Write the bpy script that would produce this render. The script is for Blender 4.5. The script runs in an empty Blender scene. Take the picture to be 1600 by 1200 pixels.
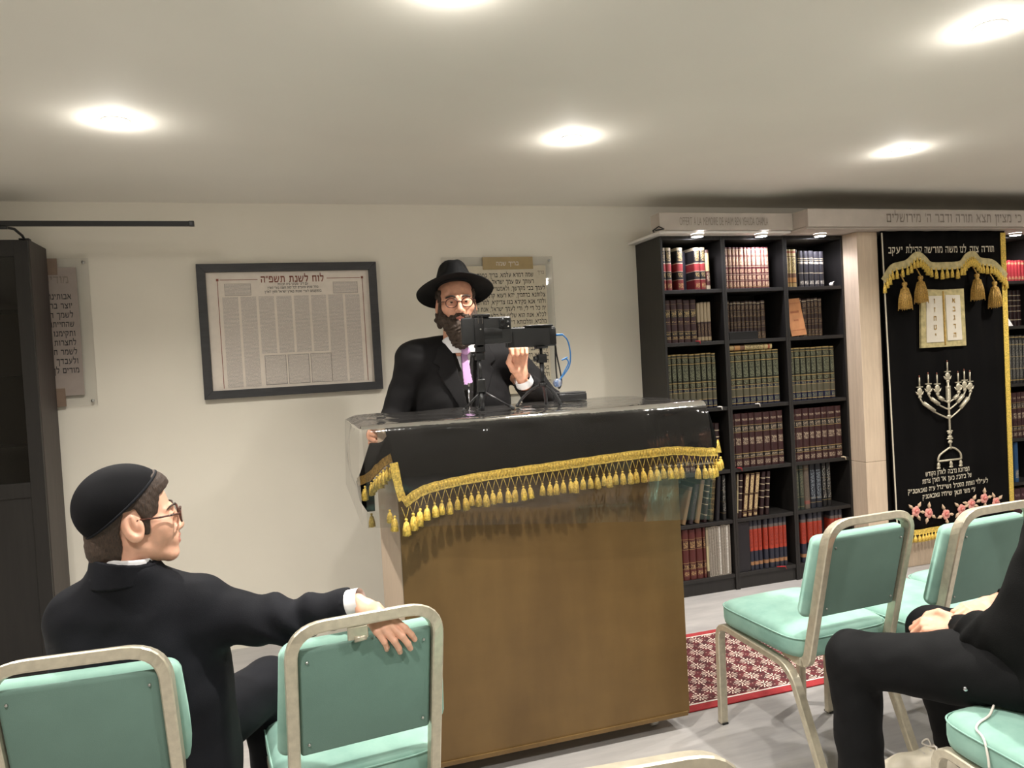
import bpy, bmesh, math, random
import numpy as np
from mathutils import Vector, Matrix, Euler
random.seed(7); rng = np.random.default_rng(7)
SC = bpy.context.scene
COL = SC.collection
PI = math.pi

# ---------------------------------------------------------------- camera, world, lights, exposure
def cam_axes(yaw, pitch, roll):
    f = Vector((math.sin(yaw)*math.cos(pitch), math.cos(yaw)*math.cos(pitch), math.sin(pitch)))
    r0 = Vector((math.cos(yaw), -math.sin(yaw), 0)); u0 = r0.cross(f)
    r = math.cos(roll)*r0 + math.sin(roll)*u0
    u = -math.sin(roll)*r0 + math.cos(roll)*u0
    return r, u, f
cd = bpy.data.cameras.new('camera'); cam = bpy.data.objects.new('camera', cd); COL.objects.link(cam)
r_, u_, f_ = cam_axes(0.2958, -0.0279, -0.0552)
M = Matrix((r_, u_, -f_)).transposed().to_4x4(); M.translation = Vector((0, 0, 1.3679)); cam.matrix_world = M
cd.sensor_fit = 'HORIZONTAL'; cd.sensor_width = 36.0; cd.lens = 1174.6/1600*36; cd.clip_start = 0.02
SC.camera = cam
SC.view_settings.view_transform = 'Standard'; SC.view_settings.look = 'None'
SC.view_settings.gamma = 1.0; SC.view_settings.use_curve_mapping = False
SC.view_settings.exposure = 1.02
W = bpy.data.worlds.new('world'); SC.world = W; W.use_nodes = True
W.node_tree.nodes['Background'].inputs[0].default_value = (0.75, 0.72, 0.66, 1)
W.node_tree.nodes['Background'].inputs[1].default_value = 0.05
HC = 2.246; YW = 4.029; YB = 3.726
DOWN_W = 65.0; SPILL_W = 1.1; PUCK_W = 5.0
# ceiling downlights on two staggered rows, continued behind the camera
DOWN = [(-0.476, 2.785), (1.153, 2.79), (2.783, 2.80), (1.974, 1.65), (0.427, 1.70), (3.55, 1.66), (4.41, 2.80),
        (-1.15, 1.70), (-0.45, 0.45), (1.16, 0.45), (2.75, 0.45)]

# ---------------------------------------------------------------- materials
def srgb(r, g, b):
    def c(v):
        v /= 255.0
        return v/12.92 if v <= .04045 else ((v+.055)/1.055)**2.4
    return (c(r), c(g), c(b), 1.0)
class NT:
    def __init__(s, name):
        s.m = bpy.data.materials.new(name); s.m.use_nodes = True; s.t = s.m.node_tree
        s.b = s.t.nodes['Principled BSDF']; s.out = s.t.nodes['Material Output']
    def n(s, typ, **kw):
        x = s.t.nodes.new(typ)
        for k, v in kw.items(): setattr(x, k, v)
        return x
    def l(s, a, b): s.t.links.new(a, b)
    def val(s, v, inp):
        if isinstance(v, (int, float)): inp.default_value = v
        else: s.l(v, inp)
    def math(s, op, a, b=0.0, c=0.0):
        x = s.n('ShaderNodeMath', operation=op)
        s.val(a, x.inputs[0]); s.val(b, x.inputs[1]); s.val(c, x.inputs[2])
        return x.outputs[0]
    def coord(s, which='Object', scale=(1, 1, 1), loc=(0, 0, 0)):
        tc = s.n('ShaderNodeTexCoord'); mp = s.n('ShaderNodeMapping')
        mp.inputs['Scale'].default_value = scale; mp.inputs['Location'].default_value = loc
        s.l(tc.outputs[which], mp.inputs[0]); return mp.outputs[0]
    def noise(s, vec, scale=5.0, detail=3.0, rough=.5):
        x = s.n('ShaderNodeTexNoise'); x.inputs['Scale'].default_value = scale
        x.inputs['Detail'].default_value = detail; x.inputs['Roughness'].default_value = rough
        s.l(vec, x.inputs['Vector']); return x.outputs[0]
    def ramp(s, fac, stops, interp='LINEAR'):
        x = s.n('ShaderNodeValToRGB'); cr = x.color_ramp; cr.interpolation = interp
        while len(cr.elements) < len(stops): cr.elements.new(0.5)
        for e, (p, c) in zip(cr.elements, stops): e.position = p; e.color = c
        s.l(fac, x.inputs[0]); return x.outputs[0]
    def mix(s, f, a, b, mode='MIX'):
        x = s.n('ShaderNodeMix', data_type='RGBA', blend_type=mode)
        s.val(f, x.inputs[0])
        for v, i in ((a, 6), (b, 7)):
            if isinstance(v, tuple): x.inputs[i].default_value = v
            else: s.l(v, x.inputs[i])
        return x.outputs[2]
    def bump(s, h, strength=.2, dist=.01):
        x = s.n('ShaderNodeBump'); x.inputs['Strength'].default_value = strength; x.inputs['Distance'].default_value = dist
        s.l(h, x.inputs['Height']); s.l(x.outputs[0], s.b.inputs['Normal'])
    def set(s, **kw):
        for k, v in kw.items():
            i = s.b.inputs[k.replace('_', ' ')]
            if hasattr(v, 'is_linked') or hasattr(v, 'links'): s.l(v, i)
            else: i.default_value = v
        return s.m
def plain(name, col, rough=.5, metal=0.0, var=.06, nscale=30, bump=0.0, **kw):
    t = NT(name); v = t.coord(); nz = t.noise(v, nscale, 3)
    d = tuple(c*(1-var*2) for c in col[:3])+(1,); e = tuple(min(1, c*(1+var*2)) for c in col[:3])+(1,)
    t.set(Base_Color=t.ramp(nz, [(.3, d), (.7, e)]), Roughness=rough, Metallic=metal, **kw)
    if bump: t.bump(nz, bump, .003)
    return t.m
def fabric(name, col, sheen=.3, rough=.85, weave=900, bump=.15, var=.12, big=9, shcol=(1, 1, 1, 1), spec=.15):
    t = NT(name); v = t.coord(); nz = t.noise(v, big, 4); fine = t.noise(v, weave, 2)
    d = tuple(c*(1-var) for c in col[:3])+(1,); e = tuple(min(1, c*(1+var)) for c in col[:3])+(1,)
    t.set(Base_Color=t.ramp(nz, [(.3, d), (.7, e)]), Roughness=rough, Sheen_Weight=sheen, Sheen_Roughness=.4, Sheen_Tint=shcol, Specular_IOR_Level=spec)
    t.bump(fine, bump, .002); return t.m
MAT = {}
MAT['wall'] = plain('painted_wall', srgb(226, 220, 206), .75, var=.012, nscale=3)
MAT['ceiling'] = plain('painted_ceiling', srgb(228, 224, 214), .8, var=.01, nscale=2)
t = NT('vinyl_floor'); v = t.coord('Object', (1, 6, 1)); a = t.noise(v, 3.5, 6, .6); b = t.noise(t.coord(), 1.3, 3)
t.set(Base_Color=t.mix(.35, t.ramp(a, [(.3, srgb(142, 139, 138)), (.7, srgb(176, 172, 168))]), t.ramp(b, [(.35, srgb(146, 144, 143)), (.65, srgb(174, 170, 166))])), Roughness=.42); t.bump(a, .05, .002); MAT['floor'] = t.m
def wood(name, c1, c2, sc=(30, 30, 2.2), rough=.5, bump=.05):
    t = NT(name); v = t.coord('Object', sc); a = t.noise(v, 1.6, 5, .6); b = t.noise(v, 6, 3)
    t.set(Base_Color=t.mix(.3, t.ramp(a, [(.3, c1), (.7, c2)]), t.ramp(b, [(.3, c1), (.7, c2)])), Roughness=rough); t.bump(a, bump, .002); return t.m
MAT['black_wood'] = wood('black_brown_wood', srgb(22, 20, 19), srgb(34, 31, 29), rough=.5)
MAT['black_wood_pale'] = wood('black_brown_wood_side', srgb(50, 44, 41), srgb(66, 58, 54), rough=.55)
MAT['light_wood'] = wood('light_oak_veneer', srgb(188, 168, 146), srgb(212, 192, 168))
MAT['lectern_side'] = wood('pale_lectern_wood', srgb(176, 156, 134), srgb(194, 172, 150))
MAT['sign_board'] = plain('grey_painted_board', srgb(178, 168, 158), .6, var=.03, nscale=12)
t = NT('lectern_brown_paint'); v = t.coord('Object', (1.2, 1, 3)); a = t.noise(v, 2.2, 5, .6); b = t.noise(t.coord('Object', (3, 1, 30)), 4, 4)
spots = t.noise(t.coord('Object', (5, 1, 1.3)), 1.7, 4)
c = t.mix(.5, t.ramp(a, [(.3, srgb(91, 69, 37)), (.7, srgb(108, 83, 46))]), t.ramp(spots, [(.35, srgb(88, 66, 36)), (.7, srgb(113, 88, 51))]))
t.set(Base_Color=c, Roughness=.42, Specular_IOR_Level=.4); t.bump(b, .06, .003); MAT['lectern_brown'] = t.m
MAT['alu'] = plain('brushed_champagne_aluminium', srgb(198, 190, 170), .36, .55, var=.05, nscale=60)
MAT['screw'] = plain('steel_screw', srgb(190, 190, 186), .3, .9, var=.02)
MAT['rubber'] = plain('black_rubber', srgb(25, 25, 25), .7, var=.05)
t = NT('mint_velvet'); v = t.coord(); a = t.noise(v, 7, 5, .6); b = t.noise(v, 900, 2)
t.set(Base_Color=t.ramp(a, [(.3, srgb(112, 150, 138)), (.7, srgb(142, 178, 164))]), Roughness=.8, Sheen_Weight=.45, Sheen_Roughness=.35, Sheen_Tint=srgb(200, 240, 220)); t.bump(b, .15, .001); MAT['velvet'] = t.m
MAT['velvet_back'] = fabric('green_back_panel', srgb(112, 140, 130), .05, .8, 700, .2, .05)
MAT['black_plastic'] = plain('black_plastic', srgb(24, 24, 25), .38, var=.05)
MAT['black_matte'] = plain('black_matte_plastic', srgb(30, 30, 30), .6, var=.05)
MAT['frame_black'] = wood('black_frame_wood', srgb(44, 44, 46), srgb(60, 60, 62), (4, 30, 30))
MAT['paper'] = plain('cream_paper', srgb(226, 216, 204), .7, var=.02)
MAT['white_paper'] = plain('white_paper', srgb(236, 232, 226), .7, var=.02)
MAT['pages'] = plain('page_edges', srgb(196, 180, 150), .8, var=.1, nscale=120)
MAT['ink'] = plain('black_ink', srgb(40, 38, 40), .6, var=.02)
MAT['ink_brown'] = plain('brown_ink', srgb(140, 82, 66), .6, var=.02)
MAT['ink_grey'] = plain('grey_ink', srgb(132, 122, 112), .6, var=.02)
MAT['thread_white'] = fabric('cream_thread', srgb(205, 196, 176), .2, .6, 1500, .4, .1)
MAT['thread_silver'] = plain('silver_thread', srgb(190, 182, 160), .42, .45, var=.12, nscale=200, bump=.4)
MAT['gold_thread'] = plain('gold_thread', srgb(218, 186, 88), .5, .25, var=.22, nscale=160, bump=.5)
MAT['gold_dark'] = plain('antique_gold_thread', srgb(176, 140, 70), .5, .2, var=.25, nscale=160, bump=.5)
MAT['gold_satin'] = plain('pale_gold_satin', srgb(190, 176, 128), .5, .2, var=.12, nscale=40, bump=.3)
MAT['cream_satin'] = fabric('cream_satin', srgb(214, 206, 190), .2, .55, 400, .2, .06)
MAT['black_velvet'] = fabric('black_velvet', srgb(10, 9, 9), .0, .8, 500, .04, .3, 4, spec=.08)
MAT['rose'] = fabric('pink_rose_thread', srgb(214, 150, 138), .2, .6, 600, .4, .15, 60)
MAT['rose_dark'] = fabric('deep_rose_thread', srgb(196, 104, 98), .2, .6, 600, .4, .15, 60)
MAT['leaf_thread'] = fabric('pale_leaf_thread', srgb(196, 168, 140), .2, .6, 600, .4, .15, 60)
MAT['skin'] = plain('skin', srgb(214, 158, 130), .48, var=.05, nscale=60, Subsurface_Weight=.12, Subsurface_Radius=(.01, .004, .002))
MAT['skin_child'] = plain('young_skin', srgb(224, 172, 146), .45, var=.04, nscale=60, Subsurface_Weight=.12, Subsurface_Radius=(.01, .004, .002))
MAT['lips'] = plain('lip_skin', srgb(196, 128, 112), .45, var=.05)
MAT['eye_white'] = plain('eye_white', srgb(226, 220, 212), .2, var=.01)
MAT['iris'] = plain('dark_iris', srgb(56, 40, 30), .2, var=.1)
MAT['suit_black'] = fabric('black_suit_cloth', srgb(22, 21, 22), .02, .75, 700, .25, .15)
MAT['suit_navy'] = fabric('navy_suit_cloth', srgb(18, 19, 24), .02, .75, 700, .25, .15)
MAT['knit_black'] = fabric('black_knit', srgb(13, 13, 13), .0, .85, 400, .35, .15)
MAT['trouser_black'] = fabric('black_trouser_cloth', srgb(16, 16, 17), .0, .8, 700, .25, .12)
MAT['vest'] = fabric('dark_grey_vest', srgb(30, 28, 27), .03, .8, 500, .25, .12)
MAT['felt'] = fabric('black_felt', srgb(17, 17, 18), .03, .75, 500, .15, .1)
MAT['kippah'] = fabric('black_velvet_cap', srgb(11, 11, 14), .05, .8, 700, .2, .15, shcol=srgb(70, 70, 100))
MAT['shirt'] = fabric('white_shirt', srgb(225, 224, 226), .1, .7, 900, .1, .02)
MAT['tie'] = fabric('lavender_tie', srgb(186, 146, 190), .2, .5, 900, .2, .06)
t = NT('dark_brown_hair'); v = t.coord('Object', (60, 60, 9)); a = t.noise(v, 8, 4, .7)
t.set(Base_Color=t.ramp(a, [(.3, srgb(34, 25, 20)), (.7, srgb(76, 58, 46))]), Roughness=.6); t.bump(a, .6, .004); MAT['hair'] = t.m
t = NT('brown_beard_hair'); v = t.coord('Object', (70, 70, 10)); a = t.noise(v, 6, 4, .7)
t.set(Base_Color=t.ramp(a, [(.3, srgb(26, 20, 17)), (.75, srgb(88, 68, 52))]), Roughness=.65); t.bump(a, .8, .006); MAT['beard'] = t.m
MAT['tortoise'] = plain('tortoiseshell', srgb(70, 38, 28), .25, var=.35, nscale=150)
MAT['sneaker'] = plain('cream_sneaker_leather', srgb(222, 212, 192), .45, var=.04)
MAT['sole'] = plain('white_rubber_sole', srgb(226, 220, 206), .6, var=.03)
MAT['cord_white'] = plain('white_cord', srgb(214, 206, 196), .7, var=.05)
MAT['cable_blue'] = plain('blue_cable', srgb(40, 110, 170), .4, var=.05)
MAT['chrome'] = plain('chrome', srgb(200, 200, 205), .15, 1.0, var=.01)
MAT['white_plastic'] = plain('white_plastic', srgb(225, 220, 214), .4, var=.02)
MAT['rug_red'] = fabric('red_rug_border', srgb(150, 44, 48), .2, .9, 400, .5, .12)
def emit(name, col, s):
    t = NT(name); t.set(Base_Color=(0.8, .8, .8, 1), Emission_Color=col, Emission_Strength=s); return t.m
MAT['lamp'] = emit('lit_lamp', (1, .97, .92, 1), 45)
MAT['puck'] = emit('lit_puck', (.93, .93, 1, 1), 40)
def clear(name, tint=(1, 1, 1, 1), rough=.03, ior=1.45, haze=0.0, hazecol=(.8, .8, .8, 1), bumpy=0.0):
    t = NT(name); tr = t.n('ShaderNodeBsdfTransparent'); tr.inputs[0].default_value = tint
    gl = t.n('ShaderNodeBsdfGlossy'); gl.inputs['Roughness'].default_value = rough
    fr = t.n('ShaderNodeFresnel'); fr.inputs[0].default_value = ior
    if bumpy:
        bp = t.n('ShaderNodeBump'); bp.inputs['Strength'].default_value = bumpy; bp.inputs['Distance'].default_value = .02
        nz = t.noise(t.coord('Object', (7, 7, 3)), 2.2, 3); t.l(nz, bp.inputs['Height'])
        t.l(bp.outputs[0], gl.inputs['Normal']); t.l(bp.outputs[0], fr.inputs['Normal'])
    mx = t.n('ShaderNodeMixShader'); t.l(fr.outputs[0], mx.inputs[0]); t.l(tr.outputs[0], mx.inputs[1]); t.l(gl.outputs[0], mx.inputs[2])
    last = mx
    if haze:
        df = t.n('ShaderNodeBsdfDiffuse'); df.inputs[0].default_value = hazecol
        m2 = t.n('ShaderNodeMixShader'); m2.inputs[0].default_value = haze
        t.l(mx.outputs[0], m2.inputs[1]); t.l(df.outputs[0], m2.inputs[2]); last = m2
    t.l(last.outputs[0], t.out.inputs[0]); return t.m
MAT['acrylic'] = clear('clear_acrylic', (.99, .99, .99, 1), .02, 1.45, .02, srgb(225, 220, 210))
MAT['glass'] = clear('cabinet_glass', (.75, .75, .75, 1), .02, 1.5)
MAT['plastic_sheet'] = clear('clear_vinyl_sheet', (.84, .83, .81, 1), .07, 1.5, .02, srgb(180, 175, 170), .2)
MAT['lens'] = clear('spectacle_lens', (.96, .96, .97, 1), .01, 1.35)
# rug field: white feather motifs in rows on maroon
t = NT('rug_field'); tc = t.n('ShaderNodeTexCoord'); sx = t.n('ShaderNodeSeparateXYZ'); t.l(tc.outputs['Object'], sx.inputs[0])
x, y = sx.outputs[0], sx.outputs[1]
cu = t.math('DIVIDE', x, .074); cv = t.math('ADD', t.math('DIVIDE', y, .088), t.math('MULTIPLY', t.math('FLOOR', cu), .5))
u = t.math('MULTIPLY', t.math('SUBTRACT', t.math('FRACT', cu), .5), .074); v = t.math('MULTIPLY', t.math('SUBTRACT', t.math('FRACT', cv), .5), .088)
rr = t.math('SQRT', t.math('ADD', t.math('MULTIPLY', u, u), t.math('MULTIPLY', v, v))); th = t.math('ARCTAN2', v, u)
pet = t.math('GREATER_THAN', t.math('COSINE', t.math('MULTIPLY', th, 12)), .45)
pet = t.math('MULTIPLY', pet, t.math('MULTIPLY', t.math('GREATER_THAN', rr, .0115), t.math('LESS_THAN', rr, .0315)))
pet = t.math('MULTIPLY', pet, t.math('GREATER_THAN', t.math('ABSOLUTE', u), .006))
dots = t.math('MULTIPLY', t.math('LESS_THAN', t.math('ABSOLUTE', u), .0038), t.math('LESS_THAN', t.math('FRACT', t.math('MULTIPLY', cv, 5)), .62))
edge = t.math('MULTIPLY', t.math('GREATER_THAN', t.math('ABSOLUTE', u), .0345), t.math('LESS_THAN', t.math('FRACT', t.math('MULTIPLY', cv, 4)), .28))
msk = t.math('MINIMUM', t.math('ADD', t.math('ADD', dots, pet), t.math('MULTIPLY', edge, .5)), 1.0)
base = t.ramp(t.noise(t.coord(), 40, 3), [(.35, srgb(56, 20, 23)), (.65, srgb(96, 34, 38))])
t.set(Base_Color=t.mix(msk, base, srgb(214, 196, 180)), Roughness=.95); t.bump(t.noise(t.coord(), 500, 2), .4, .003); MAT['rug_field'] = t.m
# small print: rows of grey text lines
t = NT('small_print'); tc = t.n('ShaderNodeTexCoord'); sx = t.n('ShaderNodeSeparateXYZ'); t.l(tc.outputs['Object'], sx.inputs[0])
ln = t.math('FRACT', t.math('DIVIDE', sx.outputs[2], .0062)); on = t.math('LESS_THAN', ln, .62)
wl = t.noise(t.coord('Object', (1, 1, 161)), 9, 1); nn = t.noise(t.coord('Object', (420, 1, 161)), 1.0, 2)
m1 = t.math('MULTIPLY', on, t.math('GREATER_THAN', nn, .42))
t.set(Base_Color=t.mix(t.math('MULTIPLY', m1, .46), srgb(222, 212, 202), srgb(88, 84, 86)), Roughness=.7); MAT['print'] = t.m

# ---------------------------------------------------------------- mesh helpers
class MB:
    def __init__(s): s.v = []; s.f = []; s.mi = []; s.sm = []
    def add(s, vs, fs, mi=0, smooth=False):
        o = len(s.v); s.v += [tuple(p) for p in vs]
        for f in fs: s.f.append(tuple(i+o for i in f)); s.mi.append(mi); s.sm.append(smooth)
        return s
    def box(s, x0, x1, y0, y1, z0, z1, mi=0, m=None):
        vs = [Vector((x, y, z)) for z in (z0, z1) for y in (y0, y1) for x in (x0, x1)]
        if m: vs = [m @ p for p in vs]
        return s.add(vs, [(0, 2, 3, 1), (4, 5, 7, 6), (0, 1, 5, 4), (2, 6, 7, 3), (0, 4, 6, 2), (1, 3, 7, 5)], mi)
    def rbox(s, x0, x1, y0, y1, z0, z1, r=.01, seg=3, mi=0, m=None):
        bm = bmesh.new(); bmesh.ops.create_cube(bm, size=1)
        for p in bm.verts: p.co = Vector(((x0+x1)/2+p.co.x*(x1-x0), (y0+y1)/2+p.co.y*(y1-y0), (z0+z1)/2+p.co.z*(z1-z0)))
        bmesh.ops.bevel(bm, geom=bm.edges[:], offset=r, segments=seg, affect='EDGES', profile=.5, clamp_overlap=True)
        s.bm(bm, mi, m, True); return s
    def bm(s, bm, mi=0, m=None, smooth=False):
        bm.verts.index_update()
        vs = [(m @ p.co) if m else p.co.copy() for p in bm.verts]
        s.add(vs, [[q.index for q in f.verts] for f in bm.faces], mi, smooth); bm.free(); return s
    def tube(s, pts, r, n=8, mi=0, cap=True, closed=False, up=None, prof=None):
        pts = [Vector(p) for p in pts]; N = len(pts); rings = []; prev = None
        rr = r if isinstance(r, (list, tuple)) else [r]*N
        for i, p in enumerate(pts):
            if closed: tg = (pts[(i+1) % N]-pts[i-1])
            else: tg = (pts[min(i+1, N-1)]-pts[max(i-1, 0)])
            tg = tg.normalized() if tg.length > 1e-9 else Vector((0, 0, 1))
            if up is not None: a = Vector(up)
            elif prev is not None: a = prev
            else: a = Vector((0, 0, 1)) if abs(tg.z) < .9 else Vector((1, 0, 0))
            a = (a-tg*a.dot(tg)); a = a.normalized() if a.length > 1e-6 else tg.orthogonal().normalized()
            prev = a; b = tg.cross(a)
            if prof: rings.append([p+a*q[0]+b*q[1] for q in prof])
            else: rings.append([p+(a*math.cos(2*PI*k/n)+b*math.sin(2*PI*k/n))*rr[i] for k in range(n)])
        m = len(rings[0]); vs = [q for g in rings for q in g]; fs = []
        for i in range(N if closed else N-1):
            j = (i+1) % N
            for k in range(m): fs.append((i*m+k, i*m+(k+1) % m, j*m+(k+1) % m, j*m+k))
        if cap and not closed: fs += [tuple(range(m))[::-1], tuple(range((N-1)*m, N*m))]
        return s.add(vs, fs, mi, prof is None)
    def cyl(s, a, b, r, n=16, mi=0, r2=None): return s.tube([a, b], [r, r if r2 is None else r2], n, mi)
    def lathe(s, prof, n=24, c=(0, 0, 0), mi=0, m=None):
        c = Vector(c); vs = []; fs = []
        for r, z in prof:
            for k in range(n): vs.append(Vector((r*math.cos(2*PI*k/n), r*math.sin(2*PI*k/n), z))+c)
        for i in range(len(prof)-1):
            for k in range(n): fs.append((i*n+k, i*n+(k+1) % n, (i+1)*n+(k+1) % n, (i+1)*n+k))
        if m: vs = [m @ p for p in vs]
        return s.add(vs, fs, mi, True)
    def ball(s, c, r, n=12, mi=0, m=None):
        r = r if isinstance(r, (tuple, list)) else (r, r, r); bm = bmesh.new(); bmesh.ops.create_uvsphere(bm, u_segments=n, v_segments=max(6, n*2//3), radius=1)
        for p in bm.verts: p.co = Vector((c[0]+p.co.x*r[0], c[1]+p.co.y*r[1], c[2]+p.co.z*r[2]))
        return s.bm(bm, mi, m, True)
    def grid(s, fn, nu, nv, mi=0, smooth=True):
        vs = [fn(i/(nu), j/(nv)) for j in range(nv+1) for i in range(nu+1)]
        fs = [(j*(nu+1)+i, j*(nu+1)+i+1, (j+1)*(nu+1)+i+1, (j+1)*(nu+1)+i) for j in range(nv) for i in range(nu)]
        return s.add(vs, fs, mi, smooth)
    def mesh(s, name, mats, origin=(0, 0, 0)):
        me = bpy.data.meshes.new(name); o = Vector(origin)
        me.from_pydata([tuple(Vector(p)-o) for p in s.v], [], s.f)
        for m in (mats if isinstance(mats, (list, tuple)) else [mats]): me.materials.append(MAT[m] if isinstance(m, str) else m)
        me.polygons.foreach_set('material_index', s.mi); me.polygons.foreach_set('use_smooth', s.sm); me.update(); return me
    def build(s, name, mats, parent=None, origin=(0, 0, 0), loc=None):
        return link(name, s.mesh(name, mats, origin), parent, loc)
def link(name, data, parent=None, loc=None, rot=None):
    o = bpy.data.objects.new(name, data); COL.objects.link(o)
    if parent: o.parent = parent
    if loc is not None: o.location = loc
    if rot is not None: o.rotation_euler = rot
    return o
def mod(o, typ, **kw):
    m = o.modifiers.new(typ.lower(), typ)
    for k, v in kw.items(): setattr(m, k, v)
    return o
def bev(o, w=.002, seg=2): return mod(o, 'BEVEL', width=w, segments=seg, limit_method='ANGLE')
def tag(o, label, cat, group=None, kind=None):
    o['label'] = label; o['category'] = cat
    if group: o['group'] = group
    if kind: o['kind'] = kind
    return o
def thing(name, label, cat, loc=(0, 0, 0), rotz=0, group=None):
    o = link(name, None, None, loc, (0, 0, rotz)); o.empty_display_size = .1
    return tag(o, label, cat, group)
def struct(name, mb, mats, bv=0):
    o = mb.build(name, mats); o['kind'] = 'structure'
    return bev(o, bv) if bv else o
def dup(root, loc, rotz=0, label=None, group=None):
    r = root.copy(); COL.objects.link(r); r.location = loc; r.rotation_euler = (0, 0, rotz)
    if label: r['label'] = label
    if group: r['group'] = group
    for ch in list(root.children):
        c = ch.copy(); COL.objects.link(c); c.parent = r
        for g in ch.children:
            d = g.copy(); COL.objects.link(d); d.parent = c
    return r
# Hebrew letters drawn as broad-pen strokes: (width of letter, [(points, pen)]), heights 0..1
TH, TV = .19, .135
HEB = {
 'א': (.80, [([(.07, 1), (.74, 0)], .19), ([(.72, 1), (.70, .74), (.50, .40)], .13), ([(.06, 0), (.10, .34), (.28, .62)], .13)]),
 'ב': (.74, [([(.04, .9), (.62, .9)], TH), ([(.60, .95), (.60, .1)], TV), ([(0, .1), (.74, .1)], TH)]),
 'ג': (.50, [([(.08, .9), (.42, .9)], TH), ([(.38, .95), (.40, .4), (.46, 0)], TV), ([(.40, .36), (.06, .0)], .13)]),
 'ד': (.72, [([(0, .9), (.72, .9)], TH), ([(.57, .95), (.57, 0)], TV)]),
 'ה': (.72, [([(0, .9), (.70, .9)], TH), ([(.63, .95), (.63, 0)], TV), ([(.10, .58), (.10, 0)], TV)]),
 'ו': (.30, [([(.0, .9), (.28, .9)], TH), ([(.22, .95), (.22, 0)], TV)]),
 'ז': (.40, [([(0, .92), (.40, .88)], TH), ([(.22, .9), (.20, 0)], TV)]),
 'ח': (.74, [([(0, .9), (.72, .9)], TH), ([(.64, .95), (.64, 0)], TV), ([(.11, .9), (.11, 0)], TV)]),
 'ט': (.76, [([(.02, .9), (.16, .9)], .17), ([(.09, .95), (.09, .1)], TV), ([(.06, .1), (.66, .1)], TH), ([(.67, .1), (.67, .9)], TV), ([(.70, .9), (.38, .9)], .16)]),
 'י': (.30, [([(0, .9), (.28, .9)], TH), ([(.22, .95), (.17, .52)], TV)]),
 'כ': (.70, [([(.04, .9), (.56, .9)], TH), ([(.56, .92), (.64, .72), (.64, .28), (.56, .08)], TV), ([(.04, .1), (.56, .1)], TH)]),
 'ך': (.66, [([(0, .9), (.66, .9)], TH), ([(.57, .95), (.57, -.42)], TV)]),
 'ל': (.66, [([(.08, 1.42), (.08, .86)], TV), ([(.02, .9), (.62, .9)], TH), ([(.58, .92), (.52, .5), (.28, 0)], TV)]),
 'מ': (.80, [([(.02, .98), (.18, .80)], .12), ([(.22, .84), (.03, 0)], .12), ([(.18, .9), (.66, .9)], TH), ([(.68, .92), (.73, .1)], TV), ([(.40, .1), (.76, .1)], TH)]),
 'ם': (.76, [([(0, .9), (.74, .9)], TH), ([(.67, .95), (.67, .02)], TV), ([(.12, .9), (.12, .02)], TV), ([(.06, .1), (.73, .1)], TH)]),
 'נ': (.48, [([(.12, .9), (.42, .9)], TH), ([(.40, .95), (.42, .1)], TV), ([(.0, .1), (.48, .1)], TH)]),
 'ן': (.30, [([(.0, .9), (.28, .9)], TH), ([(.22, .95), (.22, -.42)], TV)]),
 'ס': (.74, [([(0, .9), (.70, .9)], TH), ([(.66, .92), (.66, .45), (.52, .12), (.36, .05)], TV), ([(.40, .05), (.20, .14), (.08, .5), (.10, .92)], TV)]),
 'ע': (.76, [([(.66, 1), (.66, .62), (.46, .18), (.0, -.04)], TV), ([(.12, 1), (.20, .66), (.38, .20)], .15)]),
 'פ': (.72, [([(.04, .9), (.58, .9)], TH), ([(.56, .92), (.64, .72), (.64, .1)], TV), ([(.02, .1), (.70, .1)], TH), ([(.09, .9), (.09, .52)], TV), ([(.06, .54), (.30, .54)], .14)]),
 'ף': (.68, [([(.04, .9), (.62, .9)], TH), ([(.60, .92), (.60, -.42)], TV), ([(.09, .9), (.09, .52)], TV), ([(.06, .54), (.28, .54)], .14)]),
 'צ': (.74, [([(.06, 1), (.66, .14)], .17), ([(.66, 1), (.62, .70), (.44, .46)], TV), ([(.02, .1), (.72, .1)], TH)]),
 'ץ': (.66, [([(.06, 1), (.30, .50), (.30, -.42)], TV), ([(.60, 1), (.56, .66), (.34, .42)], TV)]),
 'ק': (.70, [([(0, .9), (.66, .9)], TH), ([(.62, .92), (.56, .5), (.36, .14)], TV), ([(.10, .60), (.10, -.40)], TV)]),
 'ר': (.66, [([(0, .9), (.58, .9)], TH), ([(.56, .94), (.60, .7), (.60, 0)], TV)]),
 'ש': (.92, [([(.07, 1), (.16, .1)], TV), ([(.12, .1), (.66, .1)], .17), ([(.86, 1), (.82, .6), (.62, .1)], TV), ([(.46, 1), (.42, .62), (.16, .36)], TV)]),
 'ת': (.80, [([(.06, .9), (.66, .9)], TH), ([(.66, .94), (.70, .7), (.70, 0)], TV), ([(.22, .9), (.19, .12)], TV), ([(.0, .07), (.22, .07)], .14)]),
 '״': (.34, [([(.08, 1.05), (.02, .70)], .11), ([(.28, 1.05), (.22, .70)], .11)]), '׳': (.16, [([(.12, 1.05), (.04, .70)], .11)]), "'": (.16, [([(.12, 1.05), (.04, .70)], .11)]),
 ',': (.14, [([(.10, .10), (.02, -.18)], .12)]), '.': (.14, [([(.0, .06), (.14, .06)], .13)]), ' ': (.42, [])}
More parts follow.
